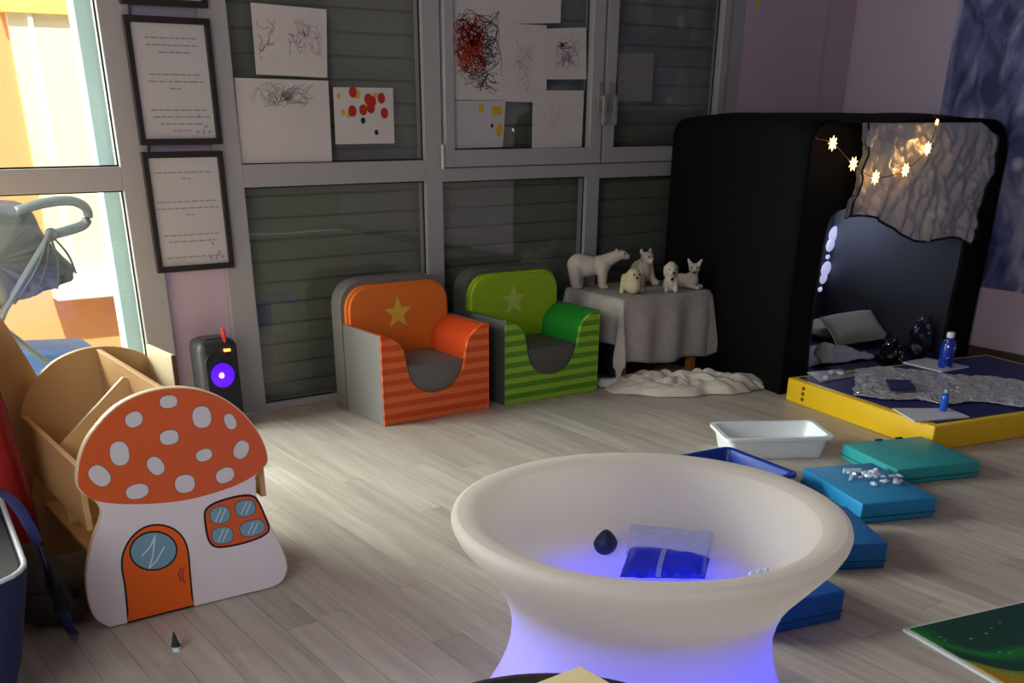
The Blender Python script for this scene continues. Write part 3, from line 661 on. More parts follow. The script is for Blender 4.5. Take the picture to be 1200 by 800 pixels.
link('lining', shell([(.232, .312, .10, .366), (.186, .256, .08, .16), (.141, .21, .06, .03), (.139, .208, .06, .025)], 0, 0), M('dark_lining', lin(44, 46, 46), .8, .15, 20), nb)
ring = [(p[0], p[1], .372) for p in rr_ring(.243, .323, .106)]
link('rim_piping', tube(B(), ring+ring[:1], .006), M('white_piping', lin(206, 210, 212), .5), nb)
wr_ = Matrix.Rotation(-nbR, 4, 'Z') @ Matrix.Translation((-.126, -2.526, 0))
def nbl(l): return [tuple(wr_ @ Vector(p)) for p in l]
link('strap', tube(B(), spline(nbl([(.33, 2.74, .38), (.37, 2.70, .41), (.40, 2.60, .40), (.415, 2.52, .34), (.425, 2.51, .25), (.445, 2.56, .14), (.465, 2.61, .05), (.482, 2.655, .008)]), 6), .014, 8, .3), M('navy_webbing', lin(42, 50, 100), .7), nb)
link('strap_pad', tube(B(), spline(nbl([(.428, 2.505, .27), (.436, 2.52, .21), (.45, 2.55, .16), (.455, 2.58, .11)]), 4), [.006]+[.022]*11+[.006], 8, .5), M('black_webbing', lin(22, 22, 26), .8), nb)

# miniature tree
o = (.673, 2.428, 0)
mt_ = thing('miniature_tree', 'tiny green bottle brush fir with a white base on the bare floor', 'toy tree', o)
link('base', lathe(B(), [(0, 0), (.010, 0), (.010, .012), (.006, .013), (0, .013)], 16, o), M('snow_white', lin(222, 222, 222), .7), mt_, shift=o)
link('foliage', lathe(B(), [(.003, .012), (.012, .014), (.008, .024), (.009, .024), (.006, .035), (.0065, .035), (.003, .048), (0, .056)], 12, o), M('fir_green', lin(38, 56, 44), .9, .3, 120), mt_, shift=o)

# ------------------------------------------------------------------ speaker
o = (1.56, 4.385, 0)
sk = thing('party_speaker', 'black portable speaker with a glowing purple light ring under the framed sheets', 'speaker', o)
SB = M('speaker_black', lin(46, 48, 50), .45, .1, 14)
bm = box(B(), 1.475, 1.645, 4.31, 4.46, 0, .362, .035, 4)
link('body', bm, SB, sk, smooth='auto', shift=o)
link('grille', prism(B(), rrect(1.492, 1.628, .03, .315, .04), 4.300, 4.312), M('grille_black', lin(26, 26, 30), .6, .3, 200, bump=.3, bscale=300), sk, shift=o)
bm = lathe(B(), [(.012, 0), (.046, 0), (.05, .006), (.046, .008), (.012, .008)], 32, closed=True)
link('light_ring', bm, M('purple_led', lin(70, 10, 235), .4, emit=1.2, ecol=lin(70, 8, 240)), sk, loc=(1.556-o[0], 4.300-o[1], .225), rot=(PI/2, 0, 0), smooth='auto')
link('tweeter_light', ell(B(), (1.55, 4.294, .225), (.012, .006, .012)), M('pink_led', lin(255, 140, 230), .4, emit=5, ecol=lin(255, 120, 240)), sk, smooth=True, shift=o)
link('display', box(B(), 1.575, 1.603, 4.299, 4.304, .318, .328, .001), M('orange_led', lin(255, 150, 60), .4, emit=4, ecol=lin(255, 140, 50)), sk, shift=o)
link('carry_strap', tube(B(), spline([(1.592, 4.33, .34), (1.59, 4.315, .375), (1.588, 4.315, .402), (1.59, 4.335, .402), (1.592, 4.34, .365)], 5), .006, 8), M('red_strap', lin(186, 40, 40), .6), sk, shift=o)
link('top_panel', prism(B(), [(p[0], p[1]) for p in rrect(1.51, 1.61, 4.35, 4.43, .02)], .36, .366, 'z'), M('top_gloss', lin(30, 32, 34), .15), sk, shift=o)

# ------------------------------------------------------------------ armchairs
def armchair(cx, cy, label, cush, armc, strip, starc, grey):
    t = thing('armchair', label, 'armchair', (cx, cy, 0), group='foam armchairs by the window')
    sh = rrect(-.278, .262, .002, .553, .11, 8, True)
    link('back_shell', prism(B(), sh, .12, .21), grey, t, smooth='auto')
    cs = rrect(-.262, .252, .22, .532, .10, 8, True)
    bm = prism(B(), cs, .085, .12)
    bmesh.ops.bevel(bm, geom=[e for e in bm.edges if all(abs(v.co.y-.085) < 1e-6 for v in e.verts)], offset=.012, segments=3, affect='EDGES')
    bc = link('back_cushion', bm, cush, t, smooth='auto')
    link('star', prism(B(), star5(-.015, .405, .072, .42), .0835, .085), starc, bc)
    U = [(-.265, .381), (-.221, .366), (-.17, .325), (-.153, .268), (-.14, .205), (-.11, .152), (-.05, .118), (0, .113), (.05, .118), (.11, .152), (.14, .205), (.153, .268), (.17, .325), (.221, .366), (.265, .381)]
    us = [(v.x, v.y) for v in spline([(a, b, 0) for a, b in U], 3)]
    fp = us + [(.27, .375), (.27, .002), (-.27, .002), (-.27, .375)]
    link('front_panel', prism(B(), fp, -.212, -.196), strip, t, smooth='auto')
    link('seat', box(B(), -.155, .155, -.194, .10, .03, .238, .012), grey, t, smooth='auto')
    for s in (-1, 1):
        pr = [(.262, .10)] + [(.262, .376)] + [(a, b) for a, b in us[::-1] if .15 < a < .262] + [(.15, .25), (.15, .10)]
        pr = [(s*a, b) for a, b in pr]
        link('arm', prism(B(), pr, -.196, .12), armc, t, smooth='auto')
        link('side_panel', box(B(), min(s*.262, s*.272), max(s*.262, s*.272), -.21, .13, .002, .378, .003), grey, t)
        link('piping', tube(B(), [(s*.268, -.214, .004), (s*.268, -.214, .376)], .0035, 6), strip, t)
    return t
O1, O2 = M('orange_vinyl', lin(226, 118, 36), .45, .03, 4), M('red_orange_vinyl', lin(206, 70, 24), .4, .03, 4)
armchair(2.39, 4.168, 'orange and grey foam armchair with a star and striped front, nearest the speaker', O1, O2, stripes('orange_stripes', lin(232, 112, 50), lin(212, 76, 24), .048), M('yellow_star', lin(228, 190, 70), .5), GREYFAB)
armchair(3.02, 4.165, 'lime green and grey foam armchair with a star and striped front', M('lime_vinyl', lin(150, 186, 28), .45, .03, 4), M('green_vinyl', lin(22, 128, 36), .4, .03, 4), stripes('green_stripes', lin(140, 184, 46), lin(82, 142, 22), .048), M('pale_lime_star', lin(184, 202, 96), .5), GREYDK)

# ------------------------------------------------------------------ low table with felt cloth and animals
TX0, TX1, TY0, TY1, TZ = 3.45, 4.025, 3.97, 4.41, .405
o = (3.73, 4.19, 0)
tb = thing('low_table', 'small wooden table hidden under a grey felt cloth beside the tent', 'table', o)
WD = M('table_wood', lin(176, 116, 56), .5, .15, 6, stretch=(4, 4, .6))
link('table_top', box(B(), TX0, TX1, TY0, TY1, TZ-.03, TZ-.004, .004), WD, tb, shift=o)
for x in (TX0+.03, TX1-.07):
    for y in (TY0+.03, TY1-.07): link('leg', box(B(), x, x+.04, y, y+.04, 0, TZ-.03, .003), WD, tb, shift=o)
def cloth(u, v):
    ext = .30
    x = TX0-ext+u*(TX1-TX0+2*ext); y = TY0-.30+v*(TY1-TY0+.30)
    ox = max(TX0-x, 0, x-TX1); oy = max(TY0-y, 0)
    sx_ = -1 if x < TX0 else 1
    cxp = min(max(x, TX0-.006), TX1+.006); cyp = max(y, TY0-.006); z = TZ
    lim = .21+.05*nz(x*3, y*3, 5)+(.03 if sx_ > 0 else -.02)
    if ox > 0 and oy > 0:
        d = min(math.hypot(ox, oy)*1.02, .40 if sx_ < 0 else .30); k = min(1, d/.25)
        z -= d; cxp += sx_*.045*k*(ox/(ox+oy)+.3); cyp -= .045*k*(oy/(ox+oy)+.3)
    elif ox > 0: z -= min(ox, .30)*(lim/.27); cxp += sx_*(.012+.012*math.sin(y*40+1))*min(1, ox/.12)
    elif oy > 0: z -= min(oy, .30)*((lim+.05)/.27); cyp -= (.012+.014*math.sin(x*32))*min(1, oy/.12)
    z += .002*nz(x*14, y*14)
    return (cxp, cyp, max(z, .03))
tc_ = link('tablecloth', grid(B(), 66, 44, cloth), FUR, loc=(3.73, 4.19, 0), smooth=True, shift=(3.73, 4.19, 0))
tag(mods(tc_, solid=.006), 'grey felt cloth draped over the low table, under the white animals', 'tablecloth')
# muslin heap on the floor
c0 = Vector((3.63, 3.77, 0)); ax = Vector((.80, -.60, 0)); ay = Vector((.60, .80, 0))
def muslin(u, v):
    a = 2*PI*u; rr = v*(1+.10*math.sin(3*a+1)+.07*math.sin(7*a)+.04*math.sin(13*a))
    p = c0 + ax*(rr*.40*math.cos(a)) + ay*(rr*.165*math.sin(a))
    f = (1-v**2.2)
    h = .015 + f*(.032+.045*abs(nz(p.x*7, p.y*9, 2))+.03*nz(p.x*22, p.y*18, 4)) + .04*max(0, math.cos(a-.35))*f**.5*v*1.6*(.6+.6*abs(nz(p.x*16, p.y*16)))
    h += .014*abs(math.sin(9*a+3*v))*v*f**.3
    return (p.x, p.y, max(.004, h*min(1, (1-v)*7+.2)))
ml = link('muslin_cloth', grid(B(), 110, 22, muslin), CREAMCLOTH, loc=c0, smooth=True, shift=c0)
tag(mods(ml, solid=.004), 'crumpled cream muslin heaped on the floor in front of the low table', 'cloth')
# dark storage box under the table
o = (3.66, 4.26, 0)
db = thing('storage_crate', 'dark grey crate in the shade under the low table', 'crate', o)
link('body', box(B(), 3.52, 3.82, 4.12, 4.36, 0, .2, .012), M('dark_crate', lin(46, 44, 48), .7), db, smooth='auto', shift=o)
link('lid', box(B(), 3.51, 3.83, 4.11, 4.37, .2, .225, .008), M('dark_lid', lin(36, 34, 38), .6), db, smooth='auto', shift=o)

# animals: continuous remeshed bodies
WF = M('white_flock', lin(206, 196, 180), .95, .1, 60, bump=.25, bscale=300, spec=.1)
WF2 = M('cream_flock', lin(208, 198, 160), .95, .1, 60, bump=.25, bscale=300, spec=.1)
NOSE = M('black_nose', lin(12, 12, 12), .3)
def animal(name, label, loc, rz, build, mat, eyes, extra=()):
    t = thing(name, label, 'figurine', loc, rz, 'white arctic animals on the low table')
    bm = B(); build(bm)
    for v in bm.verts: v.co.z = max(v.co.z, 0)
    mods(link('body', bm, mat, t), voxel=.0042, smooth=4)
    for e in eyes: link('eye' if e[1] < .006 else 'nose', ell(B(), e[0], e[1], u=12, v=8), NOSE, t, smooth=True)
    for nm, bmf, mt in extra:
        b2_ = B(); bmf(b2_); mods(link(nm, b2_, mt, t), voxel=.004, smooth=2)
    return t
def polar(bm):
    ell(bm, (-.045, 0, .105), (.085, .05, .052)); ell(bm, (-.075, 0, .11), (.06, .052, .055)); ell(bm, (.03, 0, .108), (.055, .046, .048))
    limb(bm, (.05, 0, .125), (.115, 0, .155), .036, .027); ell(bm, (.135, 0, .160), (.032, .024, .023)); limb(bm, (.14, 0, .157), (.168, 0, .150), .019, .013)
    for y in (-.026, .026):
        limb(bm, (-.095, y, .09), (-.09, y, .012), .034, .021); limb(bm, (.042, y, .085), (.046, y, .012), .028, .019); ell(bm, (.056, y, .010), (.024, .019, .011)); ell(bm, (-.08, y, .010), (.026, .021, .011))
        ell(bm, (.112, y*.7, .180), .008)
animal('polar_bear_figurine', 'large white polar bear figurine standing on all fours', (3.545, 4.32, TZ+.004), math.radians(-33), polar, WF, [((.150, -.021, .166), .0042), ((.150, .021, .166), .0042), ((.181, 0, .152), .0062)])
def cub(bm):
    ell(bm, (-.02, 0, .06), (.065, .055, .062)); ell(bm, (.0, 0, .085), (.04, .042, .05)); ell(bm, (.028, 0, .132), (.036, .036, .033)); limb(bm, (.05, 0, .125), (.066, 0, .121), .017, .013)
    for y in (-.028, .028):
        ell(bm, (.012, y*1.0, .165), (.008, .011, .014)); limb(bm, (.012, y*1.1, .09), (.05, y*1.2, .012), .018, .014); limb(bm, (0, y*1.6, .03), (.055, y*1.7, .014), .022, .016)
animal('bear_cub_figurine', 'white sitting bear cub figurine with upright ears, behind the cream chick', (3.83, 4.265, TZ+.004), math.radians(-95), cub, WF, [((.058, -.015, .143), .0045), ((.058, .015, .143), .0045), ((.079, 0, .122), .0068)])
def chick(bm):
    ell(bm, (0, 0, .045), (.05, .046, .046)); ell(bm, (.012, 0, .085), (.036, .038, .036)); ell(bm, (.02, 0, .04), (.04, .035, .04))
    for y in (-.05, .05): limb(bm, (-.005, y*.75, .075), (.0, y*1.1, .012), .02, .012)
animal('chick_figurine', 'small cream hooded chick figurine at the front of the table', (3.60, 4.085, TZ+.004), math.radians(-105), chick, WF2, [((.044, -.014, .094), .0048), ((.044, .014, .094), .0048), ((.050, 0, .08), .0065)])
def dog(bm):
    ell(bm, (0, 0, .035), (.036, .038, .04)); ell(bm, (.008, 0, .055), (.03, .03, .035)); ell(bm, (.012, 0, .10), (.032, .03, .034)); ell(bm, (.04, 0, .092), (.012, .013, .012)); ell(bm, (.005, 0, .118), (.03, .026, .024))
    for y in (-.024, .024): limb(bm, (.018, y, .05), (.032, y, .008), .014, .012); ell(bm, (.0, y*1.2, .098), (.014, .009, .028))
animal('dog_figurine', 'white upright dog figurine with a black muzzle beside the lying fox', (3.805, 4.035, TZ+.004), math.radians(-118), dog, WF, [((.036, -.016, .108), .0042), ((.036, .016, .108), .0042), ((.054, 0, .094), .0062), ((.036, 0, .062), .0085)])
FD, FE = Vector((.31, -.95, 0)), Vector((.95, .31, 0))
def fox(bm):
    ell(bm, (-.03, 0, .035), (.065, .038, .036)); ell(bm, (.02, 0, .04), (.04, .034, .04)); limb(bm, (.03, 0, .05), (.036, -.006, .085), .024, .022)
    h = Vector((.038, -.014, .100)); ell(bm, h, (.029, .027, .024)); limb(bm, h+FD*.016+Vector((0, 0, -.006)), h+FD*.036+Vector((0, 0, -.014)), .013, .008)
    for y in (-1, 1): limb(bm, h+FE*(y*.017)+Vector((0, 0, .014)), h+FE*(y*.034)+Vector((0, 0, .042)), .014, .006); limb(bm, (.02, y*.026, .02), (.07, y*.026, .01), .014, .01)
    limb(bm, (-.09, 0, .03), (-.06, .06, .02), .02, .012)
h_ = Vector((.038, -.014, .100))
animal('fox_figurine', 'white fox figurine with pointed ears lying at the right end of the table', (3.945, 4.06, TZ+.004), math.radians(-62), fox, WF, [(tuple(h_+FD*.023+FE*.013+Vector((0, 0, .006))), .004), (tuple(h_+FD*.023-FE*.013+Vector((0, 0, .006))), .004), (tuple(h_+FD*.044+Vector((0, 0, -.014))), .0062)])

# ------------------------------------------------------------------ blackout tent
o = (4.7, 3.9, 0)
tent = thing('play_tent', 'black pop-up blackout tent with a silver door flap in the back corner', 'tent', o)
TYF, TYB, TR, TTOP = 3.40, 4.43, 5.46, 1.175
def tl(y): return 3.975 + (y-TYF)/(TYB-TYF)*.155
def section(y, ins=0, n=7):
    x0, x1 = tl(y)+ins, TR-ins; zt = TTOP-ins + .03*math.sin(PI*(y-TYF)/(TYB-TYF)); r = .17
    pts = [(x0, 0.004+ins*.3)]
    for k in range(n+1):
        a = math.radians(180-90*k/n); pts.append((x0+r*.6+r*.6*math.cos(a), zt-r*.45+r*.45*math.sin(a)))
    for k in range(1, 8):
        t = k/8; pts.append((x0+r*.6+(x1-r-x0-r*.6)*t, zt-.012*math.sin(PI*t)+.012*math.sin(5*t+y*3)))
    for k in range(n+1):
        a = math.radians(90-90*k/n); pts.append((x1-r+r*math.cos(a), zt-r+r*math.sin(a)))
    pts.append((x1, .004+ins*.3)); return pts
def tshell(ins):
    bm = B(); rows = []
    for j in range(9):
        y = TYF+ins*.2+(TYB-ins-TYF-ins*.2)*j/8
        rows.append([bm.verts.new((p[0], y, p[1])) for p in section(y, ins)])
    for a, b in zip(rows, rows[1:]):
        for k in range(len(a)-1): bm.faces.new((a[k], a[k+1], b[k+1], b[k]))
    bmesh.ops.recalc_face_normals(bm, faces=bm.faces[:]); return bm
mods(link('outer_shell', tshell(0), BLACKFAB, tent, smooth=True, shift=o), solid=.006)
mods(link('inner_lining', tshell(.02), GREYLIN, tent, smooth=True, shift=o), solid=.004)
link('back_panel', prism(B(), section(TYB), TYB-.004, TYB+.004), BLACKFAB, tent, shift=o)
link('back_lining', prism(B(), section(TYB-.03, .025), TYB-.034, TYB-.03), M('dark_lining_grey', lin(58, 60, 72), .7), tent, shift=o)
link('groundsheet', box(B(), 4.0, TR-.01, TYF, TYB-.04, .001, .006), M('navy_groundsheet', lin(24, 30, 72), .7), tent, shift=o)
# front panel with the door opening cut out
sec = section(TYF); OX0, OX1, OZ1 = 4.135, 5.24, 1.06
opening = [(OX0+.03, .004), (OX0+.005, .2), (OX0, .5), (OX0+.015, .74), (OX0+.05, .80), (OX0+.2, .83), (OX1-.3, .83), (OX1-.06, .81), (OX1, .74), (OX1+.01, .5), (OX1, .3), (OX1, .004)]
op = [(v.x, v.y) for v in spline([(a, b, 0) for a, b in opening], 4)]
link('front_panel', prism(B(), sec + op[::-1], TYF-.004, TYF+.004), BLACKFAB, tent, shift=o)
link('door_piping', tube(B(), [(a, TYF-.006, b) for a, b in op], .007, 6), M('black_piping', lin(20, 20, 22), .5), tent, shift=o)
link('roof_piping', tube(B(), [(a, TYF-.002, b) for a, b in sec], .012, 6), M('black_hoop', lin(8, 8, 10), .9, spec=.1), tent, shift=o)
def flap(u, v):
    lx = 4.285-.055*v*v; rx = 5.33-.08*v*v
    zt = 1.172-.03*abs(u-.5)*2*0 - (.06*max(0, u-.85)/.15)
    zb = .785-.19*u + .03*math.sin(u*9)
    x = lx+(rx-lx)*u; z = zt+(zb-zt)*v
    f = .05*abs(nz(x*5+z*2.5, z*2.2, 1))+.045*abs(nz(x*10-z*5, z*4+x*3, 3))+.02*abs(nz(x*22+z*9, z*15, 8))
    return (x, TYF-.016-f*min(1, v*5+.25), z)
fl = mods(link('door_flap', grid(B(), 120, 70, flap), FOAMMETAL, tent, smooth=False, shift=o), solid=.003)
for p in fl.data.polygons: p.use_smooth = True
edge = [flap(0, k/12) for k in range(13)]
link('flap_piping', tube(B(), [(p[0], p[1]-.006, p[2]) for p in edge], .011, 6), M('grey_piping', lin(110, 110, 112), .5), tent, shift=o)
link('flap_piping', tube(B(), [(flap(k/20, 1)[0], flap(k/20, 1)[1]-.004, flap(k/20, 1)[2]) for k in range(21)], .006, 6), MATS['black_piping'], tent, shift=o)
link('flap_piping', tube(B(), [(p[0]+.03, p[1]-.004, p[2]) for p in edge], .005, 6), MATS['black_piping'], tent, shift=o)
link('flap_piping', tube(B(), [(flap(1, k/12)[0], flap(1, k/12)[1]-.004, flap(1, k/12)[2]) for k in range(13)], .007, 6), MATS['black_piping'], tent, shift=o)
# string of star lights hanging over the flap
o = (4.42, 3.33, .93)
sl = thing('string_lights', 'string of small glowing star lights hanging across the tent front', 'string lights', o)
SPX = [(976, 168), (1000, 192), (1026, 208), (1061, 199), (1087, 174), (1098, 143)]
sp3 = [ony(a, b, 3.325) for a, b in SPX]
WARM = M('warm_star', lin(255, 214, 150), .4, emit=3.6, ecol=lin(255, 196, 116))
for i, p in enumerate(sp3):
    bm = B(); r = .032 if i < 5 else .016
    bmesh.ops.create_icosphere(bm, subdivisions=1, radius=r*.32, matrix=Matrix.Translation(p))
    for k in range(8):
        a = 2*PI*k/8+i*.4; d = Vector((math.cos(a), .0, math.sin(a))); q = d.cross(Vector((0, 1, 0)))
        vs = [bm.verts.new(p+d*r*.3+q*r*.18), bm.verts.new(p+d*r*.3-q*r*.18), bm.verts.new(p+d*r*.3+Vector((0, -r*.3, 0))), bm.verts.new(p+d*r*.3+Vector((0, r*.3, 0))), bm.verts.new(p+d*r)]
        for a_, b_ in ((0, 2), (2, 1), (1, 3), (3, 0)): bm.faces.new((vs[a_], vs[b_], vs[4]))
    link('star_light', bm, WARM, sl, shift=o)
    light('star_glow', 'POINT', (p.x, p.y-.02, p.z), None, .09 if i < 5 else .03, (1, .66, .3), .012)
wire = [Vector((3.985, 3.38, 1.12)), ony(958, 163, 3.34)] + sp3 + [Vector((4.80, 3.39, 1.20))]
link('wire', tube(B(), [tuple(v) for v in spline(wire, 6)], .0022, 5), M('copper_wire', lin(92, 74, 56), .5), sl, shift=o)

# inside the tent
CU = M('pale_cushion', lin(176, 176, 158), .9, .1, 14, bump=.1); CU2 = M('grey_white_cushion', lin(190, 190, 192), .9, .1, 14, bump=.1)
def cushion(name, label, c, size, rot, mat, cat='cushion'):
    bm = B()
    def f(sgn):
        def g(u, v):
            x, y = (u-.5)*2, (v-.5)*2; h = max(0, (1-abs(x)**2.6)*(1-abs(y)**2.6))**.5
            return (x*size[0]/2*(1-.06*(1-y*y)), y*size[1]/2*(1-.06*(1-x*x)), sgn*h*size[2]/2)
        return g
    grid(bm, 14, 14, f(1)); grid(bm, 14, 14, f(-1)); bmesh.ops.remove_doubles(bm, verts=bm.verts[:], dist=.0005); bmesh.ops.recalc_face_normals(bm, faces=bm.faces[:])
    t = thing(name, label, cat, c); t.rotation_euler = rot
    link('cover', bm, mat, t, smooth=True)
    rim = [((s[0])*size[0]/2, s[1]*size[1]/2, 0) for s in ((-1, -1), (0, -.94), (1, -1), (.94, 0), (1, 1), (0, .94), (-1, 1), (-.94, 0), (-1, -1))]
    link('piping', tube(B(), rim, .004, 6), mat, t)
cushion('cushion', 'pale cushion leaning on the back wall inside the tent, left', (4.90, 4.19, .15), (.30, .26, .10), (math.radians(48), 0, math.radians(20)), CU2)
cushion('cushion', 'olive cream cushion leaning inside the tent, right', (5.22, 3.97, .10), (.32, .26, .11), (math.radians(26), math.radians(-6), math.radians(-24)), CU)
cushion('cushion', 'flat pale cushion lying in the back right corner of the tent floor', (5.24, 4.22, .052), (.32, .28, .09), (.05, 0, .2), CU)
c1 = Vector((4.71, 3.86, .012))
def throw(u, v):
    x, y = (u-.5)*.70, (v-.5)*.40; a = -.12
    return (c1.x+x*math.cos(a)-y*math.sin(a), c1.y+x*math.sin(a)+y*math.cos(a), .012+.02*abs(nz(x*8, y*8, 6))+.008*abs(nz(x*20, y*20)))
tag(mods(link('throw_blanket', grid(B(), 36, 24, throw), CU2, loc=c1, smooth=True, shift=c1), solid=.003), 'white throw spread on the floor inside the tent', 'blanket')
c1 = Vector((4.60, 3.52, .0))
bm = B(); ell(bm, (4.60, 3.66, .085), (.05, .045, .05), u=18, v=12)
for v in bm.verts: v.co += (v.co-Vector((4.60, 3.66, .085)))*.5*nz(v.co.x*30, v.co.y*30, v.co.z*30)
tag(link('tissue_ball', bm, M('tissue', lin(214, 212, 206), .8), loc=(4.60, 3.66, .03), smooth=False, shift=(4.60, 3.66, .03)), 'crumpled white tissue ball at the left of the tent doorway', 'paper')
SEQ = sparkle('black_sequins', lin(16, 16, 22), lin(230, 230, 220), 70, .08, .4); SEQ2 = sparkle('blue_sequins', lin(16, 20, 48), lin(210, 220, 250), 60, .08, .4)
def pouch(label, c, sx_, sy_, h, mat, seed):
    t = thing('sequin_bag', label, 'bag', c, seed)
    bm = B(); rg = random.Random(seed)
    ell(bm, (0, 0, h*.33), (sx_, sy_, h*.34)); ell(bm, (sx_*.3, 0, h*.2), (sx_*.9, sy_*1.1, h*.2))
    for k in range(4):
        x = (k-1.5)*sx_*.42; limb(bm, (x, 0, h*.5), (x*1.3+rg.uniform(-.01, .01), rg.uniform(-.01, .01), h*rg.uniform(.72, 1.0)), sx_*.34, .006)
    for v in bm.verts: v.co += Vector((v.co.x, v.co.y, 0))*.4*nz(v.co.x*22+seed, v.co.y*22, v.co.z*18); v.co.z = max(v.co.z, .0)
    mods(link('body', bm, mat, t, smooth=True), voxel=.006, smooth=1)
    bm = B()
    for k in range(16):
        a, zz = rg.uniform(-2.8, .2), rg.uniform(.1, .75); rr = (1-max(0, zz-.4)*.9)
        q_ = Vector((sx_*1.08*rr*math.cos(a), sy_*1.1*rr*math.sin(a), h*zz)); ell(bm, q_, (.006, .003, .006), (0, 0, a+PI/2), 8, 5)
    link('sequins', bm, M('silver_sequin', lin(226, 228, 232), .2, .1, 10, metal=.7), t)['kind'] = 'stuff'
pouch('black sequined drawstring bag at the tent mouth', (4.98, 3.53, .007), .08, .055, .16, SEQ, 1)
pouch('midnight blue sequined bag against the right tent wall', (5.19, 3.50, .007), .06, .045, .27, SEQ2, 2)
# snow decorations on the inner back wall with a glow put into the white paper
SN = M('glowing_snow_paper', lin(214, 222, 255), .5, emit=.38, ecol=lin(205, 210, 255))
o = (5.30, TYB-.05, .33)
dl = thing('snow_garland', 'string of frosty white paper snowballs with added glow on the inner tent wall', 'garland', o)
for (a, b, r) in ((977, 274, .030), (973, 287, .026), (968, 315, .030), (965, 326, .022), (961, 339, .010), (970, 301, .009), (980, 297, .007)):
    p = ony(a, b, TYB-.055); link('snowball', ell(B(), p, (r*1.3, .014, r*1.5), (0, .5, 0)), SN, dl, smooth=True, shift=o)
link('thread', tube(B(), [tuple(ony(a, b, TYB-.05)) for a, b in ((980, 262), (974, 288), (967, 318), (961, 342))], .002, 5), M('white_thread', lin(210, 210, 215), .7), dl, shift=o)
light('tent_fill', 'POINT', (5.12, 4.22, .66), None, 1.7, (.76, .80, 1), .05)  # unseen cool lamp added to brighten the tent lining

# ------------------------------------------------------------------ yellow foam mat and what lies on it
MZ = .11; ang = math.radians(-9.6)
ex = Vector((math.cos(ang), math.sin(ang), 0)); ey = Vector((-ex.y, ex.x, 0))
A = Vector((3.772, 2.408, 0))
o = tuple(A)
fm = thing('foam_mat', 'thick yellow foam mat with a navy top in front of the tent', 'mat', o, ang)
YEL = M('yellow_vinyl', lin(226, 184, 24), .42, .04, 4)
MW, MD = 1.28, .92
link('core', box(B(), 0, MW, 0, MD, 0, MZ-.004, .008, 3), YEL, fm, smooth='auto')
link('top_cover', box(B(), .035, MW-.035, .03, MD-.03, MZ-.006, MZ-.001, .002), M('navy_vinyl', lin(18, 30, 92), .5, .08, 8), fm)
for k in range(3): link('eyelet', lathe(B(), [(.004, 0), (.008, 0), (.008, .004), (.004, .004)], 14, closed=True), M('dark_brass', lin(96, 78, 24), .4), fm, loc=(-.001, MD-.12, .03+.025*k), rot=(0, -PI/2, 0))
def quadz(name, label, cat, pts, z, h, mat):
    P = [onz(a, b, z+h) for a, b in pts]; c = sum(P, Vector())/4; c.z = z
    return tag(link(name, prism(B(), [(p.x, p.y) for p in P], z, z+h, 'z'), mat, loc=c, shift=c), label, cat)
CARD = M('white_card', lin(196, 200, 206), .5, .03, 8)
quadz('card', 'white card under the small blue bottle at the mat corner', 'card', [(1046, 478), (1112, 478), (1136, 488), (1072, 493)], MZ, .006, CARD)
quadz('card', 'white card under the tall blue bottle near the tent', 'card', [(1058, 424), (1086, 419), (1136, 429), (1104, 435)], MZ, .006, CARD)
quadz('card', 'clear plastic sheet at the back left corner of the mat', 'card', [(946, 436), (985, 432), (1004, 440), (962, 447)], MZ, .004, M('cloudy_plastic', lin(150, 150, 150), .25, .2, 40))
# glitter wrap strip across the mat
GW = sparkle('glitter_wrap', lin(176, 176, 180), lin(245, 245, 250), 140, .10, .35)
eu = [(1002, 434), (1035, 432), (1075, 435), (1122, 441), (1170, 444), (1215, 452)]; el = [(1000, 464), (1040, 469), (1080, 470), (1110, 475), (1150, 472), (1215, 482)]
PU = spline([onz(a, b, MZ) for a, b in eu], 10); PLW = spline([onz(a, b, MZ) for a, b in el], 10)
def wrap(u, v):
    k = u*(len(PU)-1); i = min(int(k), len(PU)-2); t = k-i
    p = PU[i].lerp(PU[i+1], t).lerp(PLW[i].lerp(PLW[i+1], t), v)
    p = p + ex*.025*nz(v*7, 3) * (1 if u < .1 else 0)
    return (p.x, p.y, MZ+.004+.012*abs(nz(p.x*14, p.y*14, 2))+.006*abs(nz(p.x*40, p.y*40)))
cw = Vector((4.3, 2.75, MZ))
wrp = mods(link('glitter_wrap', grid(B(), 70, 26, wrap), GW, loc=cw, smooth=False, shift=cw), solid=.002)
tag(wrp, 'crinkled silver glitter wrap laid across the navy mat', 'fabric')
P = [onz(a, b, MZ+.032) for a, b in ((1038, 444), (1066, 445), (1073, 454), (1044, 455))]; c = sum(P, Vector())/4
tag(link('navy_tile', prism(B(), [(p.x, p.y) for p in P], MZ+.02, MZ+.032, 'z'), M('navy_tile', lin(30, 44, 92), .5), loc=c, shift=c), 'small navy tile lying on the glitter wrap', 'tile')
BG = M('blue_bottle_plastic', lin(20, 84, 196), .12, .15, 20, spec=.8); BGS = sparkle('blue_glitter', lin(20, 52, 170), lin(220, 230, 255), 90, .12, .25)
CLR = glass_mat('clear_plastic', (.85, .9, .95, 1), .05)
def bottle(label, c, r, h, mat, capm):
    t = thing('sensory_bottle', label, 'bottle', c, group='blue sensory bottles on the mat')
    link('body', lathe(B(), [(0, 0), (r*.9, 0), (r, r*.2), (r, h*.66), (r*.8, h*.76), (r*.45, h*.82), (r*.45, h*.86), (0, h*.86)], 24), mat, t, smooth='auto')
    link('cap', lathe(B(), [(r*.5, h*.85), (r*.55, h*.86), (r*.55, h*.98), (r*.5, h), (0, h)], 20), capm, t, smooth='auto')
WC = M('white_cap', lin(222, 226, 230), .3)
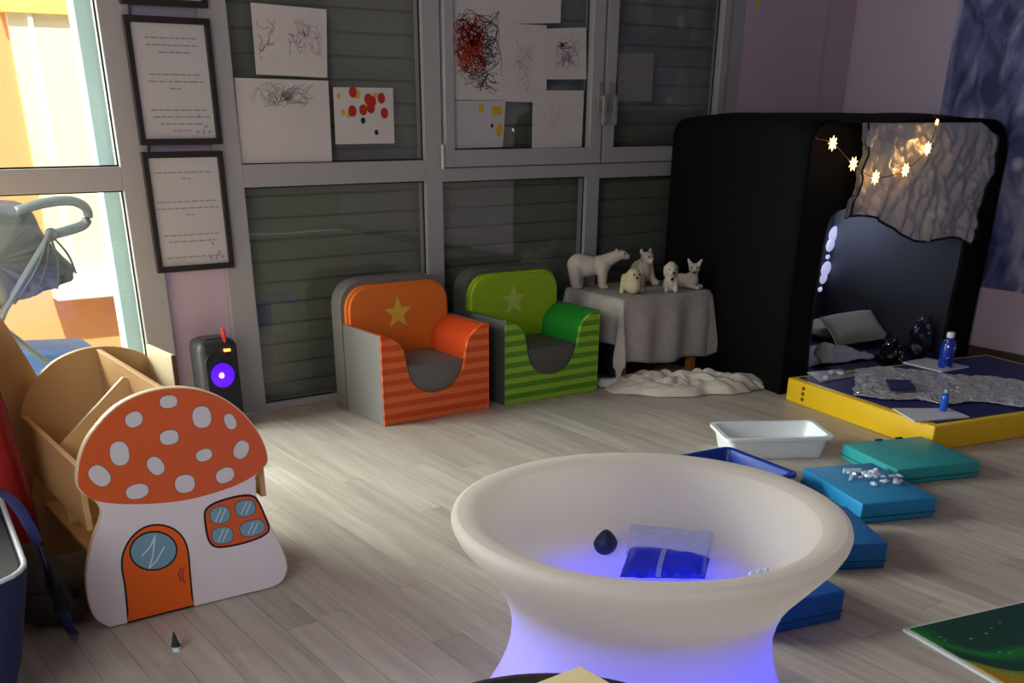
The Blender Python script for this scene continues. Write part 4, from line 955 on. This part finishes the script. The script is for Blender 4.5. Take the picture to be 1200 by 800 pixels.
p = onz(1105, 481, MZ+.006); bottle('small blue water bottle with clear neck on the white card', (p.x, p.y, MZ+.006), .016, .088, BG, M('clear_cap', lin(150, 156, 160), .2))
p = onz(1107, 430, MZ+.006); bottle('tall blue glitter bottle with white cap near the tent', (p.x, p.y, MZ+.006), .034, .165, BGS, WC)
for i, (a, b) in enumerate(((975, 437), (968, 443), (985, 438))):
    p = onz(a, b, MZ+.01); bm = B(); ell(bm, (p.x, p.y, MZ+.014), (.022, .016, .01), (0, 0, i), 10, 6)
    for v in bm.verts: v.co.z += .006*nz(v.co.x*50, v.co.y*50)
    tag(link('clear_gem', bm, M('cloudy_gem', lin(190, 192, 196), .12, .2, 60, metal=.2), loc=(p.x, p.y, MZ+.004), shift=(p.x, p.y, MZ+.004)), 'clear crinkled gem on the plastic sheet at the back left of the mat', 'gem', 'clear gems on the mat corner')

# ------------------------------------------------------------------ stepping blocks, trays, gel tile
def block(label, c, sx_, sy_, h, rz, mat, seam):
    t = thing('foam_block', label, 'foam block', (c[0], c[1], 0), math.radians(rz), 'blue and teal foam stepping blocks')
    link('cover', box(B(), -sx_/2, sx_/2, -sy_/2, sy_/2, 0.001, h, .006, 3), mat, t, smooth='auto')
    r_ = [(x*sx_/2, y*sy_/2, h*.32) for x, y in ((-1, -1), (1, -1), (1, 1), (-1, 1), (-1, -1))]
    link('seam', tube(B(), r_, .0022, 5), seam, t)
    return t
TEAL = M('teal_vinyl', lin(38, 158, 160), .45, .04, 4); CYAN = M('cyan_vinyl', lin(30, 140, 196), .42, .04, 4); BLU = M('blue_vinyl', lin(18, 112, 186), .42, .04, 4); BLU2 = M('strong_blue_vinyl', lin(10, 100, 190), .42, .04, 4)
SM = M('dark_seam', lin(12, 70, 96), .6)
tl_ = block('teal foam block closest to the yellow mat', (3.525, 2.335), .37, .35, .062, -17, TEAL, SM)
for q in (-.02, .075): link('velcro_tab', box(B(), q-.016, q+.016, .168, .178, .048, .066, .003), M('black_velcro', lin(20, 20, 22), .9), tl_)
block('bright cyan foam block with a heap of clear crystals on top', (3.065, 2.175), .285, .40, .072, -20, CYAN, SM)
block('mid blue foam block between the cyan block and the glowing table', (2.575, 1.965), .29, .33, .082, -29, BLU, SM)
block('strong blue foam block half hidden behind the glowing table', (2.11, 1.775), .30, .32, .088, -11, BLU2, SM)
CRY = glass_mat('crystal', (.86, .92, .97, 1), .08, 1.6); CRY2 = M('frosted_crystal', lin(196, 214, 226), .12, .2, 60, spec=.9)
rng = random.Random(3)
cc = onz(1023, 562, .072)
for k in range(48):
    a, r = rng.uniform(0, 6.28), rng.random()**.6
    dx = Vector((.816, -.578, 0))*(r*.105*math.cos(a)) + Vector((.578, .816, 0))*(r*.075*math.sin(a))
    p = Vector((cc.x, cc.y, .072))+dx; s = rng.uniform(.008, .013); ln = rng.uniform(1.0, 1.7)
    zc = .072+s*.7+(.012 if r < .4 else 0)+(.012 if r < .2 else 0)
    bm = B(); bmesh.ops.create_icosphere(bm, subdivisions=1, radius=1, matrix=Matrix.Translation((p.x, p.y, zc)) @ Euler((rng.uniform(-.3, .3), rng.uniform(-.2, .2), rng.uniform(0, 3.1))).to_matrix().to_4x4() @ Matrix.Diagonal((s*ln, s*.8, s*.7, 1)))
    tag(link('crystal', bm, CRY2 if k % 3 else CRY, loc=(p.x, p.y, .072), shift=(p.x, p.y, .072)), 'clear acrylic crystal in the heap on the cyan block', 'crystal', 'clear crystals on the cyan block')
p0 = onz(988, 555, .072)
tag(link('crystal_stick', tube(B(), [(p0.x, p0.y, .083), (p0.x+.05, p0.y-.035, .083)], [.010, .011], 6), CRY2, loc=(p0.x, p0.y, .072), shift=(p0.x, p0.y, .072)), 'long clear crystal at the left of the heap on the cyan block', 'crystal')
def tray(name, label, c, sx_, sy_, h, rz, mat, lip=.014):
    t = thing(name, label, 'tray', (c[0], c[1], 0), math.radians(rz))
    a, b = sx_/2, sy_/2; w_ = .004
    link('basin', shell([(a*.84, b*.8, .02, .001), (a-lip, b-lip, .03, h-.004), (a-lip-w_, b-lip-w_, .03, h-.004), (a*.84-w_, b*.8-w_, .02, .006)], 0, 0), mat, t, smooth='auto')
    bm = B(); R = []
    for (sx2, sy2, z) in ((a-lip-.004, b-lip-.004, h), (a, b, h), (a, b, h-.012), (a-.003, b-.003, h-.012), (a-.003, b-.003, h-.004), (a-lip-.004, b-lip-.004, h-.004)):
        R.append([bm.verts.new((p[0], p[1], z)) for p in rr_ring(sx2, sy2, .03)])
    R.append(R[0])
    for x, y in zip(R, R[1:]):
        for k in range(len(x)): bm.faces.new((x[k], x[(k+1) % len(x)], y[(k+1) % len(x)], y[k]))
    bmesh.ops.recalc_face_normals(bm, faces=bm.faces[:])
    link('rim', bm, mat, t, smooth='auto')
tray('plastic_tray', 'white plastic tray on the floor in front of the muslin cloth', (3.235, 2.785), .44, .255, .09, -29, M('white_plastic', lin(236, 242, 244), .3, .03, 5))
tray('plastic_tray', 'dark blue plastic tray partly hidden behind the glowing table', (2.70, 2.53), .40, .38, .095, -4, M('royal_blue_plastic', lin(12, 58, 150), .35, .05, 5))
c = onz(1058, 735, .012); rz = math.radians(-10.8)
gt = thing('gel_tile', 'green and yellow liquid gel floor tile with a pale rim at the lower right', 'gel tile', (c.x, c.y, 0), rz)
WR = M('pale_rim', lin(196, 200, 198), .4)
link('base', box(B(), 0, .52, -.52, 0, 0, .009, .002), WR, gt)
link('gel', box(B(), .012, .508, -.508, -.012, .009, .0125, .001), gel_mat(), gt, loc=(0, 0, 0))
bm = B()
for (a, b, r) in ((1138, 748, 3.5), (1156, 742, 3), (1162, 736, 2.5), (1172, 764, 3), (1183, 765, 2.5), (1186, 790, 3), (1172, 729, 2.4), (1102, 746, 2.2), (1107, 750, 2.2)):
    q = onz(a, b, .0125); d = Matrix.Rotation(-rz, 3, 'Z') @ Vector((q.x-c.x, q.y-c.y, 0)); ell(bm, (d.x, d.y, .0126), (r*.0018, r*.0011, .0006), u=10, v=6)
link('bubbles', bm, M('pale_green_bubble', lin(96, 148, 116), .3), gt)

# ------------------------------------------------------------------ glowing sensory bowl table
BC = Vector((1.418, 1.516, 0)); o = tuple(BC)
bw = thing('light_table', 'round white hourglass light table glowing blue from below', 'light table', o)
SHELLM = translucent('frosted_polyethylene', (.80, .765, .69, 1), .58)
outer = [(.375, .002), (.345, .05), (.318, .10), (.297, .15), (.284, .20), (.280, .25), (.287, .29), (.300, .33), (.322, .365), (.350, .40), (.378, .435), (.397, .46), (.407, .48)]
rim = [(.409, .49), (.406, .499), (.396, .504), (.38, .505), (.362, .502), (.348, .494)]
inner = [(.338, .482), (.330, .462), (.322, .43), (.314, .39), (.305, .355), (.29, .328), (.27, .314), (.24, .308), (.15, .306), (0, .306)]
link('outer_shell', lathe(B(), outer+rim[:3], 96), SHELLM, bw, smooth=True)
link('rim', lathe(B(), rim[2:], 96), SHELLM, bw, smooth=True)
link('basin', lathe(B(), [rim[-1]]+inner, 96), SHELLM, bw, smooth=True)
link('base_plate', lathe(B(), [(0, .002), (.375, .002), (.375, .006), (0, .006)], 64), M('white_base', lin(220, 220, 220), .5), bw)
link('lamp_housing', lathe(B(), [(0, .006), (.07, .006), (.07, .06), (.05, .075), (0, .075)], 32), M('lamp_white', lin(215, 215, 220), .5), bw, smooth='auto')
for k in range(6):
    a = 2*PI*k/6
    light('blue_lamp', 'POINT', (BC.x+.14*math.cos(a), BC.y+.14*math.sin(a), .13), None, .55, (.035, .04, 1), .04)
# things in the basin
p = onz(709, 648, .31)
bm = B(); ell(bm, (p.x, p.y, .338), (.030, .026, .031), u=20, v=14)
for v in bm.verts:
    if v.co.z > .338: v.co.x = p.x+(v.co.x-p.x)*(1-(v.co.z-.338)*13); v.co.y = p.y+(v.co.y-p.y)*(1-(v.co.z-.338)*13)
tag(link('pebble', bm, M('dark_blue_stone', lin(26, 34, 70), .5, .2, 40), loc=(p.x, p.y, .307), smooth=True, shift=(p.x, p.y, .307)), 'dark rounded stone in the glowing basin', 'stone')
q = [onz(726, 676, .315), onz(826, 678, .315), onz(832, 654, .34), onz(738, 642, .34)]
def gel(u, v):
    pt = q[0].lerp(q[1], u).lerp(q[3].lerp(q[2], u), v); h = ((1-(2*u-1)**4)*(1-(2*v-1)**4))**.5
    return pt, h
cg = sum(q, Vector())/4; cg.z = .308
gb = thing('gel_pouch', 'clear pouch of blue liquid lying in the glowing basin', 'pouch', cg)
bm = B()
grid(bm, 20, 12, lambda u, v: tuple(gel(u, v)[0]+Vector((0, 0, gel(u, v)[1]*.02+.003*nz(u*6, v*6)))))
grid(bm, 20, 12, lambda u, v: (gel(u, v)[0].x, gel(u, v)[0].y, .309+(gel(u, v)[0].z-.309)*(1-gel(u, v)[1]*.7)))
bmesh.ops.remove_doubles(bm, verts=bm.verts[:], dist=.0004); bmesh.ops.recalc_face_normals(bm, faces=bm.faces[:])
link('liquid', bm, M('blue_gel', lin(10, 40, 235), .15, .3, 14, spec=.7), gb, smooth=True, shift=cg)
link('seal_strip', grid(B(), 2, 10, lambda u, v: tuple(gel(.42+.06*u, v*.9)[0]+Vector((0, 0, gel(.45, v*.9)[1]*.021+.002)))), M('label_film', lin(120, 140, 226), .3), gb, shift=cg)
q2 = [onz(733, 650, .318), onz(830, 652, .318), onz(836, 624, .36), onz(738, 614, .36)]
c2 = sum(q2, Vector())/4; c2.z = .31
tag(mods(link('plastic_pouch', grid(B(), 16, 8, lambda u, v: tuple(q2[0].lerp(q2[1], u).lerp(q2[3].lerp(q2[2], u), v)+Vector((0, 0, .006*nz(u*5, v*4, 2))))), film_mat(), loc=c2, smooth=True, shift=c2), solid=.002), 'empty clear plastic pouch leaning behind the blue pouch', 'pouch')
for i, (a, b) in enumerate(((880, 672), (889, 669), (898, 668))):
    p = onz(a, b, .335); bm = B(); bmesh.ops.create_icosphere(bm, subdivisions=1, radius=.007, matrix=Matrix.Translation((p.x, p.y, .335)))
    tag(link('basin_gem', bm, CRY2, loc=(p.x, p.y, .326), shift=(p.x, p.y, .326)), 'clear gem peeking over the right rim of the glowing basin', 'gem', 'clear gems in the basin')

# ------------------------------------------------------------------ round black tray table at the bottom edge
tz = .36
ap = onz(655, 789, tz); d = Vector((-ap.x, -ap.y, 0)).normalized(); c = Vector((ap.x, ap.y, 0))+d*.27; c.x += .0
tt = thing('tray_table', 'round black tray table cut off by the bottom edge of the picture', 'table', (c.x, c.y, 0))
BT = M('black_table', lin(16, 18, 30), .3, .1, 8)
link('tray_top', lathe(B(), [(0, tz-.03), (.25, tz-.03), (.268, tz-.012), (.272, tz), (.262, tz), (.255, tz-.014), (.24, tz-.02), (0, tz-.02)], 64), BT, tt, smooth='auto')
link('pole', lathe(B(), [(.02, .02), (.02, tz-.03)], 16), BT, tt, smooth='auto')
link('base', lathe(B(), [(0, 0), (.17, 0), (.17, .012), (.03, .024), (0, .024)], 40), BT, tt, smooth='auto')
tipp = onz(680, 781, tz+.05)
bxo = (tipp.x, tipp.y, tz-.019)
cb = thing('wooden_box', 'cream wooden box standing on the round black tray', 'box', bxo, math.radians(-35+38))
CW = M('cream_wood', lin(222, 206, 158), .5, .08, 10)
link('body', box(B(), -.12, 0, -.12, 0, 0, .058, .003), CW, cb)
link('lid', box(B(), -.123, .003, -.123, .003, .058, .069, .002), CW, cb)
